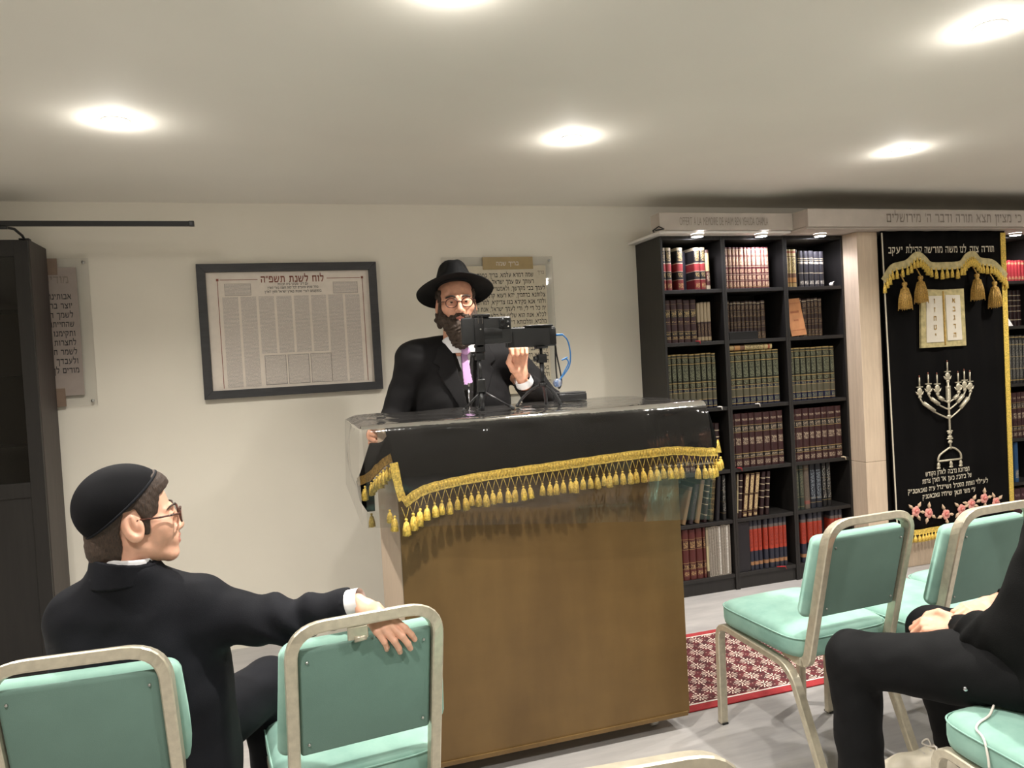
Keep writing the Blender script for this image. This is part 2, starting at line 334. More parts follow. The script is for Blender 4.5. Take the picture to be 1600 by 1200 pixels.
def hebrew_shapes(s, size, pen=1.0):
    h = size*.60; x = 0; vs = []; fs = []; wid = 0; W_ = []
    for ch in reversed(s):
        wid += ch == ' '
        w, st = HEB.get(ch, (.4, []))
        for pts, th in st:
            P2 = [Vector((a, b)) for a, b in pts]; th *= pen; L = []
            for i, p in enumerate(P2):
                d = (P2[min(i+1, len(P2)-1)]-P2[max(i-1, 0)]).normalized(); n = Vector((-d.y, d.x))*th/2; L += [p+n, p-n]
            o = len(vs); vs += [Vector((x+q.x*h, q.y*h, 0)) for q in L]
            fs += [(o+2*i, o+2*i+1, o+2*i+3, o+2*i+2) for i in range(len(P2)-1)]; W_ += [wid]*(len(P2)-1)
        x += (w+.15)*h
    return vs, fs, W_
def text_mesh(name, s, size, mat, parent, mtx, width=None, bold=0.0, hebrew=True, align='CENTER', sx=1.0, pen=1.0, words=False, warp=None):
    """flat lettering; mtx maps the text plane (x right, y up) to parent space"""
    W_ = None
    if hebrew: vs, fs, W_ = hebrew_shapes(s, size, pen+bold*150)
    else:
        c = bpy.data.curves.new('t', 'FONT'); c.body = s; c.size = size; c.resolution_u = 2
        o = bpy.data.objects.new('t', c); COL.objects.link(o)
        dg = bpy.context.evaluated_depsgraph_get(); me = bpy.data.meshes.new_from_object(o.evaluated_get(dg))
        vs = [p.co.copy() for p in me.vertices]; fs = [tuple(p.vertices) for p in me.polygons]
        bpy.data.objects.remove(o); bpy.data.curves.remove(c); bpy.data.meshes.remove(me)
    xs = [p.x for p in vs]; a, b = min(xs), max(xs)
    if width: sx = width/(b-a)
    x0 = (a+b)/2 if align == 'CENTER' else b
    P3 = [mtx @ Vector(((p.x-x0)*sx, p.y, .0004)) for p in vs]
    if warp: P3 = [warp(p) for p in P3]
    if words and W_:
        for k in sorted(set(W_)):                          # each word an object of its own
            ff = [f for f, w in zip(fs, W_) if w == k]; use = sorted({i for f in ff for i in f}); mp = {i: j for j, i in enumerate(use)}
            o = MB().add([P3[i] for i in use], [tuple(mp[i] for i in f) for f in ff]).build(name, mat, parent)
        return o
    mb = MB().add(P3, fs)
    return mb.build(name, mat, parent)
def onwall(x, y, z): return Matrix.Translation((x, y, z)) @ Matrix.Rotation(PI/2, 4, 'X')   # facing -y
# ---------------------------------------------------------------- setting
struct('floor', MB().box(-2.6, 6.2, -2.6, YW+.1, -.1, 0), 'floor')
struct('ceiling', MB().box(-2.6, 6.2, -2.6, YW+.1, HC, HC+.1), 'ceiling')
struct('wall_back', MB().box(-2.6, 6.2, YW, YW+.1, 0, HC), 'wall')
struct('wall_left', MB().box(-2.7, -2.6, -2.6, YW+.1, 0, HC), 'wall')
struct('wall_right', MB().box(6.2, 6.3, -2.6, YW+.1, 0, HC), 'wall')
struct('wall_front', MB().box(-2.7, 6.3, -2.7, -2.6, 0, HC), 'wall')

# downlights: fitting in the ceiling with a lit lens, light from the lens
ring = MB().lathe([(.036, -.001), (.036, -.004), (.043, -.003), (.044, 0)], 28).mesh('trim_ring', 'white_plastic')
lens = MB().lathe([(.0001, -.009), (.018, -.008), (.030, -.005), (.0355, -.001)], 28).mesh('lens', 'lamp')
ordn = ['first', 'second', 'third', 'fourth', 'fifth', 'sixth', 'seventh', 'eighth', 'ninth', 'tenth', 'eleventh', 'twelfth']
dl = {(-0.476, 2.785): 'lit round ceiling downlight above the framed calendar, nearest the dark cabinet',
      (1.153, 2.79): 'lit round ceiling downlight above the lectern and its tripods',
      (2.783, 2.80): 'lit round ceiling downlight in front of the tall bookcases and ark',
      (1.974, 1.65): 'lit round ceiling downlight above the second chair of the right row',
      (0.427, 1.70): 'lit round ceiling downlight at the top edge of the photo, above the central chair'}
for x, y in DOWN:
    t = thing('ceiling_light', dl.get((x, y), 'lit round ceiling downlight outside the view'), 'light', (x, y, HC), 0, 'ceiling downlights')
    link('trim_ring', ring, t); link('lens', lens, t)
    L = bpy.data.lights.new('downlight', 'SPOT'); L.energy = DOWN_W; L.spot_size = math.radians(136); L.spot_blend = 1.0
    L.shadow_soft_size = .03; L.color = (1, .955, .89)
    link('downlight', L, t, (0, 0, -.02))
    L = bpy.data.lights.new('spill', 'POINT'); L.energy = SPILL_W; L.shadow_soft_size = .025; L.color = (1, .955, .89)
    link('lens_spill', L, t, (0, 0, -.042))

# ---------------------------------------------------------------- bookcases
SHELF = [1.722, 1.429, 1.052, .693, .404, .092]     # upper faces
def bookcase(x0, x1, label, hid=False):
    w = x1-x0; p = .0145; D = YW-YB-.004
    t = thing('bookcase', label, 'bookcase', (x0, YB, 0), 0, 'tall black-brown bookcases')
    for a in (0, w-p): bev(MB().box(a+.0003, a+p-.0003, 0, D, 0, 2.018).build('side_panel', 'black_wood', t), .001)
    MB().box(p, w-p, D-.006, D, .05, 2.0).build('back_panel', 'black_wood', t)
    bev(MB().box(p, w-p, .002, D-.006, 1.998, 2.018).build('top_panel', 'black_wood', t), .001)
    for z in SHELF: bev(MB().box(p, w-p, .004, D-.006, z-.02, z).build('shelf', 'black_wood', t), .001)
    MB().box(p, w-p, .012, .028, 0, SHELF[5]-.02).build('plinth', 'black_wood', t)
    pins = MB()
    for sx in (p, w-p):
        for k in range(12):
            pins.cyl((sx-.0006, .05, .25+k*.14), (sx+.0006, .05, .25+k*.14), .0025, 6)
    pins.build('shelf_pin_holes', 'rubber', t)['kind'] = 'stuff'
    return t
bookcase(2.030, 2.424, 'tall black-brown bookcase standing next to the white wall, left of three')
bookcase(2.424, 2.835, 'tall black-brown bookcase in the middle of the three left of the ark')
bookcase(2.835, 3.243, 'tall black-brown bookcase touching the pale wooden ark pillar')
bookcase(4.372, 4.772, 'tall black-brown bookcase to the right of the curtained ark')
bookcase(4.772, 5.172, 'tall black-brown bookcase beyond the one right of the ark')

# white cover board and valances with lettering
def valance(name, label, x0, x1, yf, z0, z1): 
    t = thing(name, label, 'sign', (x0, yf, z0), 0, 'lettered boards above the bookcases')
    bev(MB().box(0, x1-x0, 0, .018, 0, z1-z0).build('board', 'sign_board', t), .0015)
    return t
b = MB().box(1.985, 2.823, 3.646, YW-.002, 2.0205, 2.034)
bev(tag(b.build('cover_board', 'white_plastic'), 'white board lying on top of the bookcases under the left lettered sign', 'board'), .002)
bev(tag(MB().box(2.826, 5.6, 3.52, YW-.002, 2.0205, 2.034).build('cover_board', 'sign_board'), 'pale board roofing the ark behind its lettered sign', 'board'), .002)
fl = MB().tube([(1.982, 3.70, 2.036), (1.955, 3.66, 2.038), (1.97, 3.62, 2.052), (1.99, 3.60, 2.036), (1.945, 3.615, 2.03)], .004, 6)
tag(fl.build('torn_film', 'black_plastic'), 'torn strip of dark film at the left end of the white board', 'film')
v1 = valance('lettered_board', 'shorter lettered grey board over the bookcases, Latin capitals', 1.98, 2.822, 3.627, 2.0345, 2.128)
wx = .120
for wd_ in 'OFFERT A LA MEMOIRE DE HAIM BEN YEHUDA CHAMLA'.split():
    w_ = .0132*len(wd_)-.002; text_mesh('lettering', wd_, .064, 'ink_grey', v1, onwall(wx+w_/2, -.0006, .026), width=w_, hebrew=False); wx += w_+.011
bev(MB().box(0, .016, .018, .10, 0, .0935).build('return_panel', 'sign_board', v1), .001)
v2 = valance('lettered_board', 'long lettered grey board over the ark, Hebrew words', 2.825, 5.6, 3.50, 2.030, 2.128)
text_mesh('lettering', "כי מציון תצא תורה ודבר ה' מירושלים", .082, 'ink_grey', v2, onwall(1.045, -.0006, .024), width=1.02, words=True)
bev(MB().box(0, .016, .018, .127, .005, .098).build('return_panel', 'sign_board', v2), .001)
# puck lights under the boards
pl = ['below the left lettered board, nearest the white wall', 'below the left lettered board, over the middle bookcase', 'under the start of the ark board, over the third bookcase', 'right of the curtained ark']
for i, x in enumerate((2.235, 2.645, 3.045, 4.545)):
    t = thing('puck_light', 'round lit puck lamp '+pl[i], 'light', (x, 3.676, 2.020), 0, 'puck lamps over the bookcases')
    MB().lathe([(.036, 0), (.036, -.012), (.031, -.014)], 24).build('rim', 'white_plastic', t)
    MB().lathe([(.0001, -.014), (.031, -.014)], 24).build('lens', 'puck', t)
    L = bpy.data.lights.new('puck', 'SPOT'); L.energy = PUCK_W; L.spot_size = math.radians(150); L.spot_blend = .6; L.shadow_soft_size = .03; L.color = (.90, .88, 1)
    link('puck_beam', L, t, (0, 0, -.02), (math.radians(8), 0, 0))

# ---------------------------------------------------------------- ark with curtain
ark = thing('ark_cabinet', 'pale wooden ark cabinet behind the black curtain', 'cabinet', (3.245, 3.61, 0))
D = YW-3.61-.003
bev(MB().box(0, .146, 0, D, 0, .668).build('pillar', 'light_wood', ark), .0015)
bev(MB().box(0, .146, 0, D, .670, 2.0195).build('pillar', 'light_wood', ark), .0015)
bev(MB().box(1.070, 1.122, .014, D, 0, 2.0195).build('pillar', 'light_wood', ark), .0015)
bev(MB().box(.148, 1.068, .03, D, 0, .17).build('base', 'light_wood', ark), .002)
bev(MB().box(.148, .606, .10, .118, .172, 2.0).build('door', 'black_wood', ark), .002)
bev(MB().box(.610, 1.068, .10, .118, .172, 2.0).build('door', 'black_wood', ark), .002)
CX0, CX1, CY = 3.392, 4.345, 3.585
cur = thing('ark_curtain', 'black velvet curtain with gold fringe and embroidery in front of the ark', 'curtain', (CX0, CY, 0))
CWD = CX1-CX0; ZT, ZB = 2.018, .215
def wav(x, z): return .006*math.sin(x*21+.4)*(1-.35*z/2)+.003*math.sin(x*47+1.3+z*1.2)
def leftedge(z): return .0+.012*math.sin(z*2.1)-.010*(z < 1.7)*(1.7-z)*-1.0
def cf(u, v):
    z = ZT+(ZB-ZT)*v; x0 = .0+.03*v; x = x0+(CWD-x0)*u
    return (x, wav(x, z), z)
o = MB().grid(cf, 60, 24).build('fabric', 'black_velvet', cur); mod(o, 'SOLIDIFY', thickness=.004, offset=1)
def onc(x, z, off=-.004): return Vector((x-CX0, wav(x-CX0, z)+off, z))
def onwarp(p): return Vector((p.x, wav(p.x, p.z)-.0045, p.z))
def onc_m(x, z, off=-.006): return onwall(x-CX0, wav(x-CX0, z)+off, z)
def ribbon(pts, w, mat, name, parent, off=-.005, bumps=0):
    mb = MB(); q = []
    for i, (x, z) in enumerate(pts):
        a = Vector(pts[max(0, i-1)]); b2 = Vector(pts[min(len(pts)-1, i+1)]); d = (b2-a).normalized(); n = Vector((-d.y, d.x))
        ww = w*(1+bumps*math.sin(i*1.7))
        q.append(onc(x+n.x*ww/2, z+n.y*ww/2, off)); q.append(onc(x-n.x*ww/2, z-n.y*ww/2, off))
    mb.add(q, [(2*i, 2*i+1, 2*i+3, 2*i+2) for i in range(len(pts)-1)])
    o = mb.build(name, mat, parent); mod(o, 'SOLIDIFY', thickness=.004, offset=0); return o
ribbon([(4.326, ZT-.01-k*.062) for k in range(29)], .036, 'gold_thread', 'gold_trim', cur)
ribbon([(3.398+.03*k/28, ZT-.01-k*.062) for k in range(29)], .007, 'thread_white', 'edge_piping', cur)
ribbon([(3.43+k*.0305, .225) for k in range(31)], .03, 'gold_thread', 'bottom_braid', cur)
def tassel_mesh(name, h, r, n=12, mat='gold_thread', strands=10):
    mb = MB(); mb.lathe([(.0005, 0), (r*.35, -h*.02), (r*.42, -h*.10), (r*.25, -h*.17), (r*.30, -h*.19)], n)
    mb.lathe([(r*.26, -h*.17), (r*.62, -h*.30), (r*.85, -h*.6), (r, -h*.95), (r*.7, -h*1.0), (.0005, -h*.93)], n)
    for k in range(strands):
        a = 2*PI*k/strands+.1; ca, sa = math.cos(a), math.sin(a)
        mb.tube([(ca*r*.5, sa*r*.5, -h*.24), (ca*r*.9, sa*r*.9, -h*.6), (ca*r*1.06, sa*r*1.06, -h*(1.0+.05*math.sin(k*5)))], [r*.09, r*.1, r*.06], 4)
    return mb.mesh(name, mat)
small = tassel_mesh('tassel', .045, .011, 8, 'gold_thread', 6)
def catmull(pts, n):
    P = [np.array(p, float) for p in pts]; P = [2*P[0]-P[1]]+P+[2*P[-1]-P[-2]]; out = []
    for i in range(1, len(P)-2):
        for k in range(n):
            s = k/n; a, b_, c, d = P[i-1], P[i], P[i+1], P[i+2]
            out.append(.5*((2*b_)+(c-a)*s+(2*a-5*b_+4*c-d)*s*s+(3*b_-a-3*c+d)*s**3))
    out.append(P[-2]); return [tuple(p) for p in out]
for k in range(34):
    x = 3.445+k*.0262
    if x < 4.30: link('bottom_tassel', small, cur, onc(x, .212, -.008))
sw = catmull([(3.395, 1.726), (3.46, 1.80), (3.56, 1.825), (3.64, 1.872), (3.70, 1.845), (3.75, 1.812), (3.86, 1.808), (3.97, 1.815), (4.03, 1.86), (4.075, 1.872), (4.12, 1.835), (4.20, 1.822), (4.27, 1.79), (4.33, 1.735)], 6)
ribbon(sw, .045, 'gold_satin', 'swag_braid', cur, -.012)
step = 2
for i, (x, z) in enumerate(sw):
    if i % step == 0:
        o = link('swag_tassel', small, cur, onc(x, z-.012, -.016)); s = .9+.25*random.random(); o.scale = (s*.9, s*.9, s*1.35)
big = tassel_mesh('large_tassel', .16, .036, 14, 'gold_dark', 22)
for x, z in ((3.512, 1.715), (3.628, 1.750), (4.062, 1.755), (4.190, 1.705)):
    o = link('large_tassel', big, cur, onc(x, z, -.045)); MB().tube([(0, 0, 0), (0, .03, .05)], .004, 6).build('cord', 'gold_dark', o)
text_mesh('embroidered_words', 'תורה צוה לנו משה מורשה קהילת יעקב', .062, 'thread_white', cur, onc_m(3.845, 1.888), width=.80, bold=.0008, words=True, warp=onwarp)
# tablets of the law
def slab(pts, y0, y1, name, mat, parent):
    n = len(pts); mb = MB(); mb.add([(x, y0, z) for x, z in pts]+[(x, y1, z) for x, z in pts], [tuple(range(n)), tuple(range(n, 2*n))[::-1]]+[(i, n+i, n+(i+1) % n, (i+1) % n) for i in range(n)])
    bm = bmesh.new(); me = mb.mesh('tmp', mat); bm.from_mesh(me); bmesh.ops.recalc_face_normals(bm, faces=bm.faces); bm.to_mesh(me); bm.free()
    me.name = name; return link(name, me, parent)
def offs(pts): return [(x-CX0, z) for x, z in pts]
tb = slab(offs([(3.640, 1.322), (3.984, 1.322), (3.980, 1.668), (3.815, 1.664), (3.655, 1.672)]), -.020, -.006, 'tablets', 'gold_satin', cur)
slab(offs([(3.680, 1.352), (3.808, 1.352), (3.806, 1.628), (3.690, 1.630)]), -.024, -.019, 'panel', 'cream_satin', tb)
slab(offs([(3.838, 1.358), (3.950, 1.358), (3.944, 1.628), (3.834, 1.632)]), -.024, -.019, 'panel', 'cream_satin', tb)
slab(offs([(3.817, 1.332), (3.825, 1.332), (3.823, 1.655), (3.815, 1.655)]), -.0235, -.019, 'centre_seam', 'gold_dark', tb)
for k, ch in enumerate('אבגדה'): text_mesh('letter', ch, .046, 'gold_dark', tb, onwall(3.893-CX0, -.0255, 1.584-k*.052), bold=.0012)
for k, ch in enumerate('וזחטי'): text_mesh('letter', ch, .046, 'gold_dark', tb, onwall(3.746-CX0, -.0255, 1.584-k*.052), bold=.0012)
# embroidered menorah
men = MB(); y = -.012
def seg(pts, r, mi=0): men.tube([(x-CX0, y, z) for x, z in pts], r, 6, mi)
mx = 3.838
seg([(mx, .70), (mx, 1.12)], .0065); 
for z in (.745, .775, .80, .90, .99, 1.075): men.ball((mx-CX0, y, z), (.018, .008, .011), 8)
for z in (.765, .81): slab_pts = None; men.ball((mx-CX0, y, z), (.026, .006, .007), 8)
arms = [(-.215, 1.02, .885), (-.148, 1.035, .94), (-.082, 1.03, .985), (.080, 1.03, .985), (.128, 1.04, .94), (.172, 1.03, .885)]
for dx, zt, zb in arms:
    seg(catmull([(mx, zb), (mx+dx*.45, zb+(zt-zb)*.32), (mx+dx*.85, zb+(zt-zb)*.72), (mx+dx, zt)], 5), .005)
    seg([(mx+dx*.52, zb+(zt-zb)*.42), (mx+dx*.88, zb+(zt-zb)*.80)], .0125)
for dx, zt in [(a[0], a[1]) for a in arms]+[(0, 1.10)]:
    X = mx+dx-CX0
    men.ball((X, y, zt+.012), (.013, .007, .012), 8); men.ball((X, y, zt+.045), (.019, .007, .022), 10)
    for sg in (-1, 1): men.tube([(X, y, zt+.02), (X+sg*.018, y, zt+.03), (X+sg*.03, y, zt+.045)], [.006, .006, .001], 5)
    men.box(X-.022, X+.022, y-.004, y+.004, zt+.068, zt+.074)
    men.tube([(X, y, zt+.07), (X, y, zt+.128)], .0045, 6, 0); men.ball((X, y, zt+.134), (.003, .003, .007), 6, 1)
men.box(mx-.014-CX0, mx+.014-CX0, y-.005, y+.005, 1.0, 1.085)
seg(catmull([(mx-.1, .635), (mx-.085, .67), (mx-.03, .70), (mx, .71), (mx+.04, .70), (mx+.075, .67), (mx+.08, .635)], 5), .006); seg([(mx-.1, .635), (mx+.08, .635)], .006)
for dx in (-.095, .0, .075): men.ball((mx+dx-CX0, y, .612), (.012, .007, .017), 8); men.ball((mx+dx-CX0, y, .594), (.016, .006, .007), 8)
men.build('menorah_embroidery', ['thread_silver', 'ink_brown'], cur)
for k, (sx, w_, zz) in enumerate([('הפרוכת נדבה לארון הקודש', .335, .553), ('של ביהכ״נ כען אר מארן צרפת', .385, .512), ('לעילוי נשמת הסנדל ושיינדל ע״ה טאבאטניק', .61, .463), ('ע״י מש׳ חנאן שיחיו טאבאטניק', .42, .420)]):
    text_mesh('embroidered_words', sx, .042, 'thread_white', cur, onc_m((3.818, 3.812, 3.822, 3.825)[k], zz, -.007) @ Matrix.Rotation(.012, 4, 'Z'), width=w_, bold=.0006, words=True, warp=onwarp)
for k, (x, z) in enumerate([(3.557, .352), (3.657, .330), (3.793, .306), (3.905, .326), (3.985, .350), (4.093, .372), (4.18, .34)]):
    rs = MB(); c0 = onc(x, z, -.01)
    for j in range(5):
        a = 2*PI*j/5+k; rs.ball((c0.x+.016*math.cos(a), c0.y, c0.z+.016*math.sin(a)), (.017, .005, .017), 8, 0)
    for r2 in (.019, .012, .006): rs.ball((c0.x+.004, c0.y-.004-(.019-r2)*.2, c0.z+.003), (r2, .004, r2*.8), 10, 1 if r2 != .012 else 0)
    for j in range(4):
        a = [2.4, 3.9, 5.2, .9][j]+.5*k; ca, sa = math.cos(a), math.sin(a)
        rs.tube([(c0.x+ca*.026, c0.y+.002, c0.z+sa*.026), (c0.x+ca*.045, c0.y+.002, c0.z+sa*.045), (c0.x+ca*.068, c0.y+.002, c0.z+sa*.068)], [.004, .011, .001], 5, 2)
    rs.build('rose_embroidery', ['rose', 'rose_dark', 'leaf_thread'], cur)

# ---------------------------------------------------------------- dark glazed cabinet at the left
wd = thing('glazed_cabinet', 'dark glazed bookcase cabinet at the left edge of the photo', 'cabinet', (-1.816, 3.753, 0))
D = 4.0-3.753; Wd = .80
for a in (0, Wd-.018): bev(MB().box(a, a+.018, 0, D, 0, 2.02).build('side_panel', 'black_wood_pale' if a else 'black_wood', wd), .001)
bev(MB().box(.018, Wd-.018, 0, D, 2.0, 2.02).build('top_panel', 'black_wood', wd), .001)
MB().box(.018, Wd-.018, D-.006, D, .03, 2.0).build('back_panel', 'black_wood', wd)
for z in (.07, .42, .80, 1.12, 1.45, 1.74): MB().box(.018, Wd-.018, .01, D-.006, z-.02, z).build('shelf', 'black_wood', wd)
MB().box(.018, Wd-.018, .01, .026, 0, .05).build('plinth', 'black_wood', wd)
for k in range(2):
    x0 = .001+k*.400; x1 = x0+.397
    dr = MB().box(x0, x0+.055, -.020, -.002, .055, 2.015).box(x1-.055, x1, -.020, -.002, .055, 2.015).box(x0+.055, x1-.055, -.020, -.002, 1.945, 2.015).box(x0+.055, x1-.055, -.020, -.002, .055, .13).box(x0+.055, x1-.055, -.020, -.002, .90, .965)
    d = bev(dr.build('door', 'black_wood', wd), .0015)
    MB().box(x0+.055, x1-.055, -.013, -.009, .965, 1.945).build('pane', 'glass', d)
    MB().box(x0+.055, x1-.055, -.014, -.008, .13, .90).build('lower_panel', 'black_wood', d)
    kx = x1-.028 if k == 0 else x0+.028
    MB().cyl((kx, -.02, 1.0), (kx, -.04, 1.0), .009, 14).build('knob', 'black_plastic', d)
rail = thing('lamp_rail', 'long thin black rail fixed above the dark glazed cabinet', 'rail', (-1.24, 3.633, 2.056))
bev(MB().box(0, .905, -.008, .008, 0, .022).build('bar', 'black_matte', rail), .002)
MB().rbox(.885, .907, -.010, .010, -.001, .023, .002).build('end_cap', 'black_plastic', rail)
br = MB().tube([(.205, .13, -.036), (.205, .10, -.022), (.19, .05, -.002), (.165, 0, -.004)], .006, 8).rbox(.13, .18, -.012, .012, -.012, .0, .004).rbox(.185, .225, .115, .15, -.0365, -.030, .002)
br.build('bracket', 'black_plastic', rail)

# ---------------------------------------------------------------- framed calendar
fr = thing('framed_calendar', 'large Hebrew calendar sheet in a black frame on the white wall', 'picture', (-.3733, YW-.001, 1.2692))
FW, FH = .881, .671; b_ = .041
mb = MB()
def miter(x0, z0, x1, z1, x2, z2, x3, z3):
    mb.add([(x0, -.030, z0), (x1, -.030, z1), (x2, -.030, z2), (x3, -.030, z3), (x0, 0, z0), (x1, 0, z1), (x2, 0, z2), (x3, 0, z3)], [(0, 1, 2, 3), (7, 6, 5, 4), (0, 4, 5, 1), (1, 5, 6, 2), (2, 6, 7, 3), (3, 7, 4, 0)])
for q in ((0, 0, FW, 0, FW-b_, b_, b_, b_), (FW, 0, FW, FH, FW-b_, FH-b_, FW-b_, b_), (FW, FH, 0, FH, b_, FH-b_, FW-b_, FH-b_), (0, FH, 0, 0, b_, b_, b_, FH-b_)):
    mb = MB(); miter(*q); bev(mb.build('frame_rail', 'frame_black', fr), .0015)
sh = MB().box(b_-.002, FW-b_+.002, -.010, -.006, b_-.002, FH-b_+.002).build('sheet', 'paper', fr)
text_mesh('title', 'לוח לשנת תשפ״ה', .052, 'ink_brown', sh, onwall(.455, -.0112, .575), width=.31, bold=.0015, words=True)
def bar(x0, x1, z0, z1, mat, name='rule'): MB().box(x0, x1, -.0112, -.0098, z0, z1).build(name, mat, sh)
bar(.105, .285, .590, .593, 'ink_brown'); bar(.625, .795, .590, .593, 'ink_brown'); bar(.092, .095, .05, .585, 'ink_brown'); bar(.805, .808, .05, .585, 'ink_brown')
bar(.088, .100, .586, .598, 'ink_brown', 'corner_mark'); bar(.800, .812, .586, .598, 'ink_brown', 'corner_mark')
for k, (tx, w_, z_) in enumerate([('עם דיני ומנהגי בית הכנסת', .15, .560), ('כולל זמנים ומועדים לכל ימות השנה בערי הארץ', .25, .542), ('בהתקנתם לערי שונות בארץ ישראל וחוץ לארץ', .28, .522)]):
    text_mesh('subtitle', tx, .018, 'ink', sh, onwall(.455, -.0112, z_), width=w_)
NC = 8; cx = [.112+k*.0858 for k in range(NC+1)]
for k in range(NC):
    zb = .052 if k in (0, 1, 6, 7) else .215
    bar(cx[k], cx[k]+.074, zb, .505, 'print', 'print_column')
for k in range(3):
    x0 = .295+k*.113; bar(x0, x0+.104, .056, .205, 'ink', 'box_outline')
    MB().box(x0+.0015, x0+.1025, -.0116, -.0098, .0575, .2035).build('print_box', 'print', sh)
for x0 in (.125, .655):
    bar(x0, x0+.125, .512, .572, 'ink_grey', 'box_outline'); MB().box(x0+.0015, x0+.1235, -.0116, -.0098, .5135, .5705).build('print_box', 'print', sh)

# ---------------------------------------------------------------- acrylic prayer boards on the wall
def screws(parent, pts):
    for x, z in pts: MB().cyl((x, -.024, z), (x, -.016, z), .007, 12).build('fixing', 'screw', parent)
s1 = thing('prayer_board', 'clear acrylic Hebrew prayer board half hidden by the dark glazed cabinet', 'sign', (-1.33, YW-.001, 1.279))
MB().box(0, .482, -.016, -.010, 0, .697).build('acrylic_sheet', 'acrylic', s1)
pn = MB().box(.048, .430, -.0185, -.0162, .050, .655).build('printed_panel', plain('greige_print', srgb(156, 144, 136), .6, var=.02), s1)
text_mesh('heading', 'מודים דרבנן', .055, 'ink_grey', pn, onwall(.395, -.019, .580), align='RIGHT', sx=.9)
for k, tx in enumerate(['אבותינו אלהי כל בשר', 'יוצר בראשית ברכות', 'לשמך הגדול והקדוש', 'שהחייתנו וקיימתנו', 'ותקימנו ותאסוף', 'לחצרות קדשך', 'לשמר חקיך ולעשות', 'ולעבדך בלבב שלם', 'מודים לך ברוך']):
    text_mesh('text_line', tx, .040, 'ink', pn, onwall(.402+.0015*k, -.019, .505-k*.0435), align='RIGHT', sx=.82, bold=.0006)
tan = plain('taupe_tab', srgb(128, 108, 92), .5, var=.03)
MB().box(.20, .352, -.022, -.0163, .620, .697).build('brown_tab', tan, s1); MB().box(.20, .350, -.022, -.0163, 0, .086).build('brown_tab', tan, s1)
screws(s1, [(.462, .678), (.462, .02), (.02, .678), (.02, .02)])
s2 = thing('prayer_board', 'clear acrylic Hebrew prayer board on the wall behind the man with the hat', 'sign', (.86, YW-.001, 1.14))
MB().box(0, .64, -.016, -.010, 0, .818).build('acrylic_sheet', 'acrylic', s2)
pn = MB().box(.06, .596, -.0185, -.0162, .055, .769).build('printed_panel', plain('beige_print', srgb(196, 186, 164), .5, var=.02), s2)
MB().box(.231, .522, -.023, -.0163, .749, .817).build('gold_tab', plain('khaki_gold_tab', srgb(158, 136, 92), .4, var=.03), s2)
text_mesh('heading', 'בריך שמה', .034, 'cord_white', s2, onwall(.372, -.0236, .770), width=.13)
text_mesh('first_word', 'בריך', .03, 'ink_grey', pn, onwall(.586, -.019, .720), align='RIGHT', sx=.75)
L2 = ['שמה דמרא עלמא, בריך כתרך ואתרך, יהא', 'רעותך עם עמך ישראל לעלם, ופרקן ימינך', 'לעמך בבי מקדשך, ולאמטויי לנא מטוב נהורך', 'צלותנא ברחמין, יהא רעוא קדמך דתוריך לן', 'ולהוי אנא פקידא בגו צדיקיא, למרחם עלי', 'ית כל די לי, ודי לעמך ישראל, אנת הוא זן לכלא', 'לכלא, אנת הוא שליט על כלא, אנת הוא דשליט על', 'מלכיא, ומלכותא דילך היא, אנא עבדא דקודשא', 'הוא, דסגידנא קמה ומקמי דיקר אוריתה בכל', 'לא על אנש רחיצנא ולא על בר אלהין סמיכנא', 'באלהא דשמיא, דהוא אלהא קשוט, ואוריתה', 'קשוט, ונביאוהי קשוט, ומסגא למעבד טבון', 'בה אנא רחיץ, ולשמה קדישא יקירא אנא', 'תושבחן, יהא רעוא קדמך דתפתח לבאי', 'באוריתא, ותשלים משאלין דלבאי', 'ולבא דכל עמך ישראל, לטב ולחיין']
for k, tx in enumerate(L2):
    text_mesh('text_line', tx, .036, 'ink', pn, onwall(.522 if k < 2 else .586, -.019, .706-k*.0375), align='RIGHT', sx=.80, bold=.0002)
MB().box(.40, .596, -.019, -.0184, .118, .121).build('rule', 'ink', pn)
text_mesh('footer', 'לשלום, אמן', .040, 'ink_brown', pn, onwall(.586, -.019, .075), align='RIGHT', sx=.8)
screws(s2, [(.62, .795), (.02, .795), (.62, .02), (.02, .02)])
# ---------------------------------------------------------------- rug
rug = thing('rug', 'maroon rug with white feather pattern and red border under the right chairs', 'rug', (2.28, 2.88, 0))
def rz(x, y): return .003*math.sin(x*5+1)*math.sin(y*4)
def rsheet(x0, x1, y0, y1, z, name, mat, n=24):
    MB().grid(lambda u, v: (x0+(x1-x0)*u, y0+(y1-y0)*v+.006*math.sin((x0+(x1-x0)*u)*8)*(v < .01 and y0 < -.3), z), n, 6).build(name, mat, rug)
bev(MB().box(-.89, .95, -.355, .352, .0005, .006).build('base', 'rug_red', rug), .002)
rsheet(-.85, .91, -.305, .302, .0068, 'pattern_field', 'rug_field')
for q in ((-.858, .918, -.313, -.305), (-.858, .918, .302, .310), (-.858, -.85, -.305, .302), (.91, .918, -.305, .302)):
    MB().box(q[0], q[1], q[2], q[3], .0061, .0072).build('white_line', 'cord_white', rug)

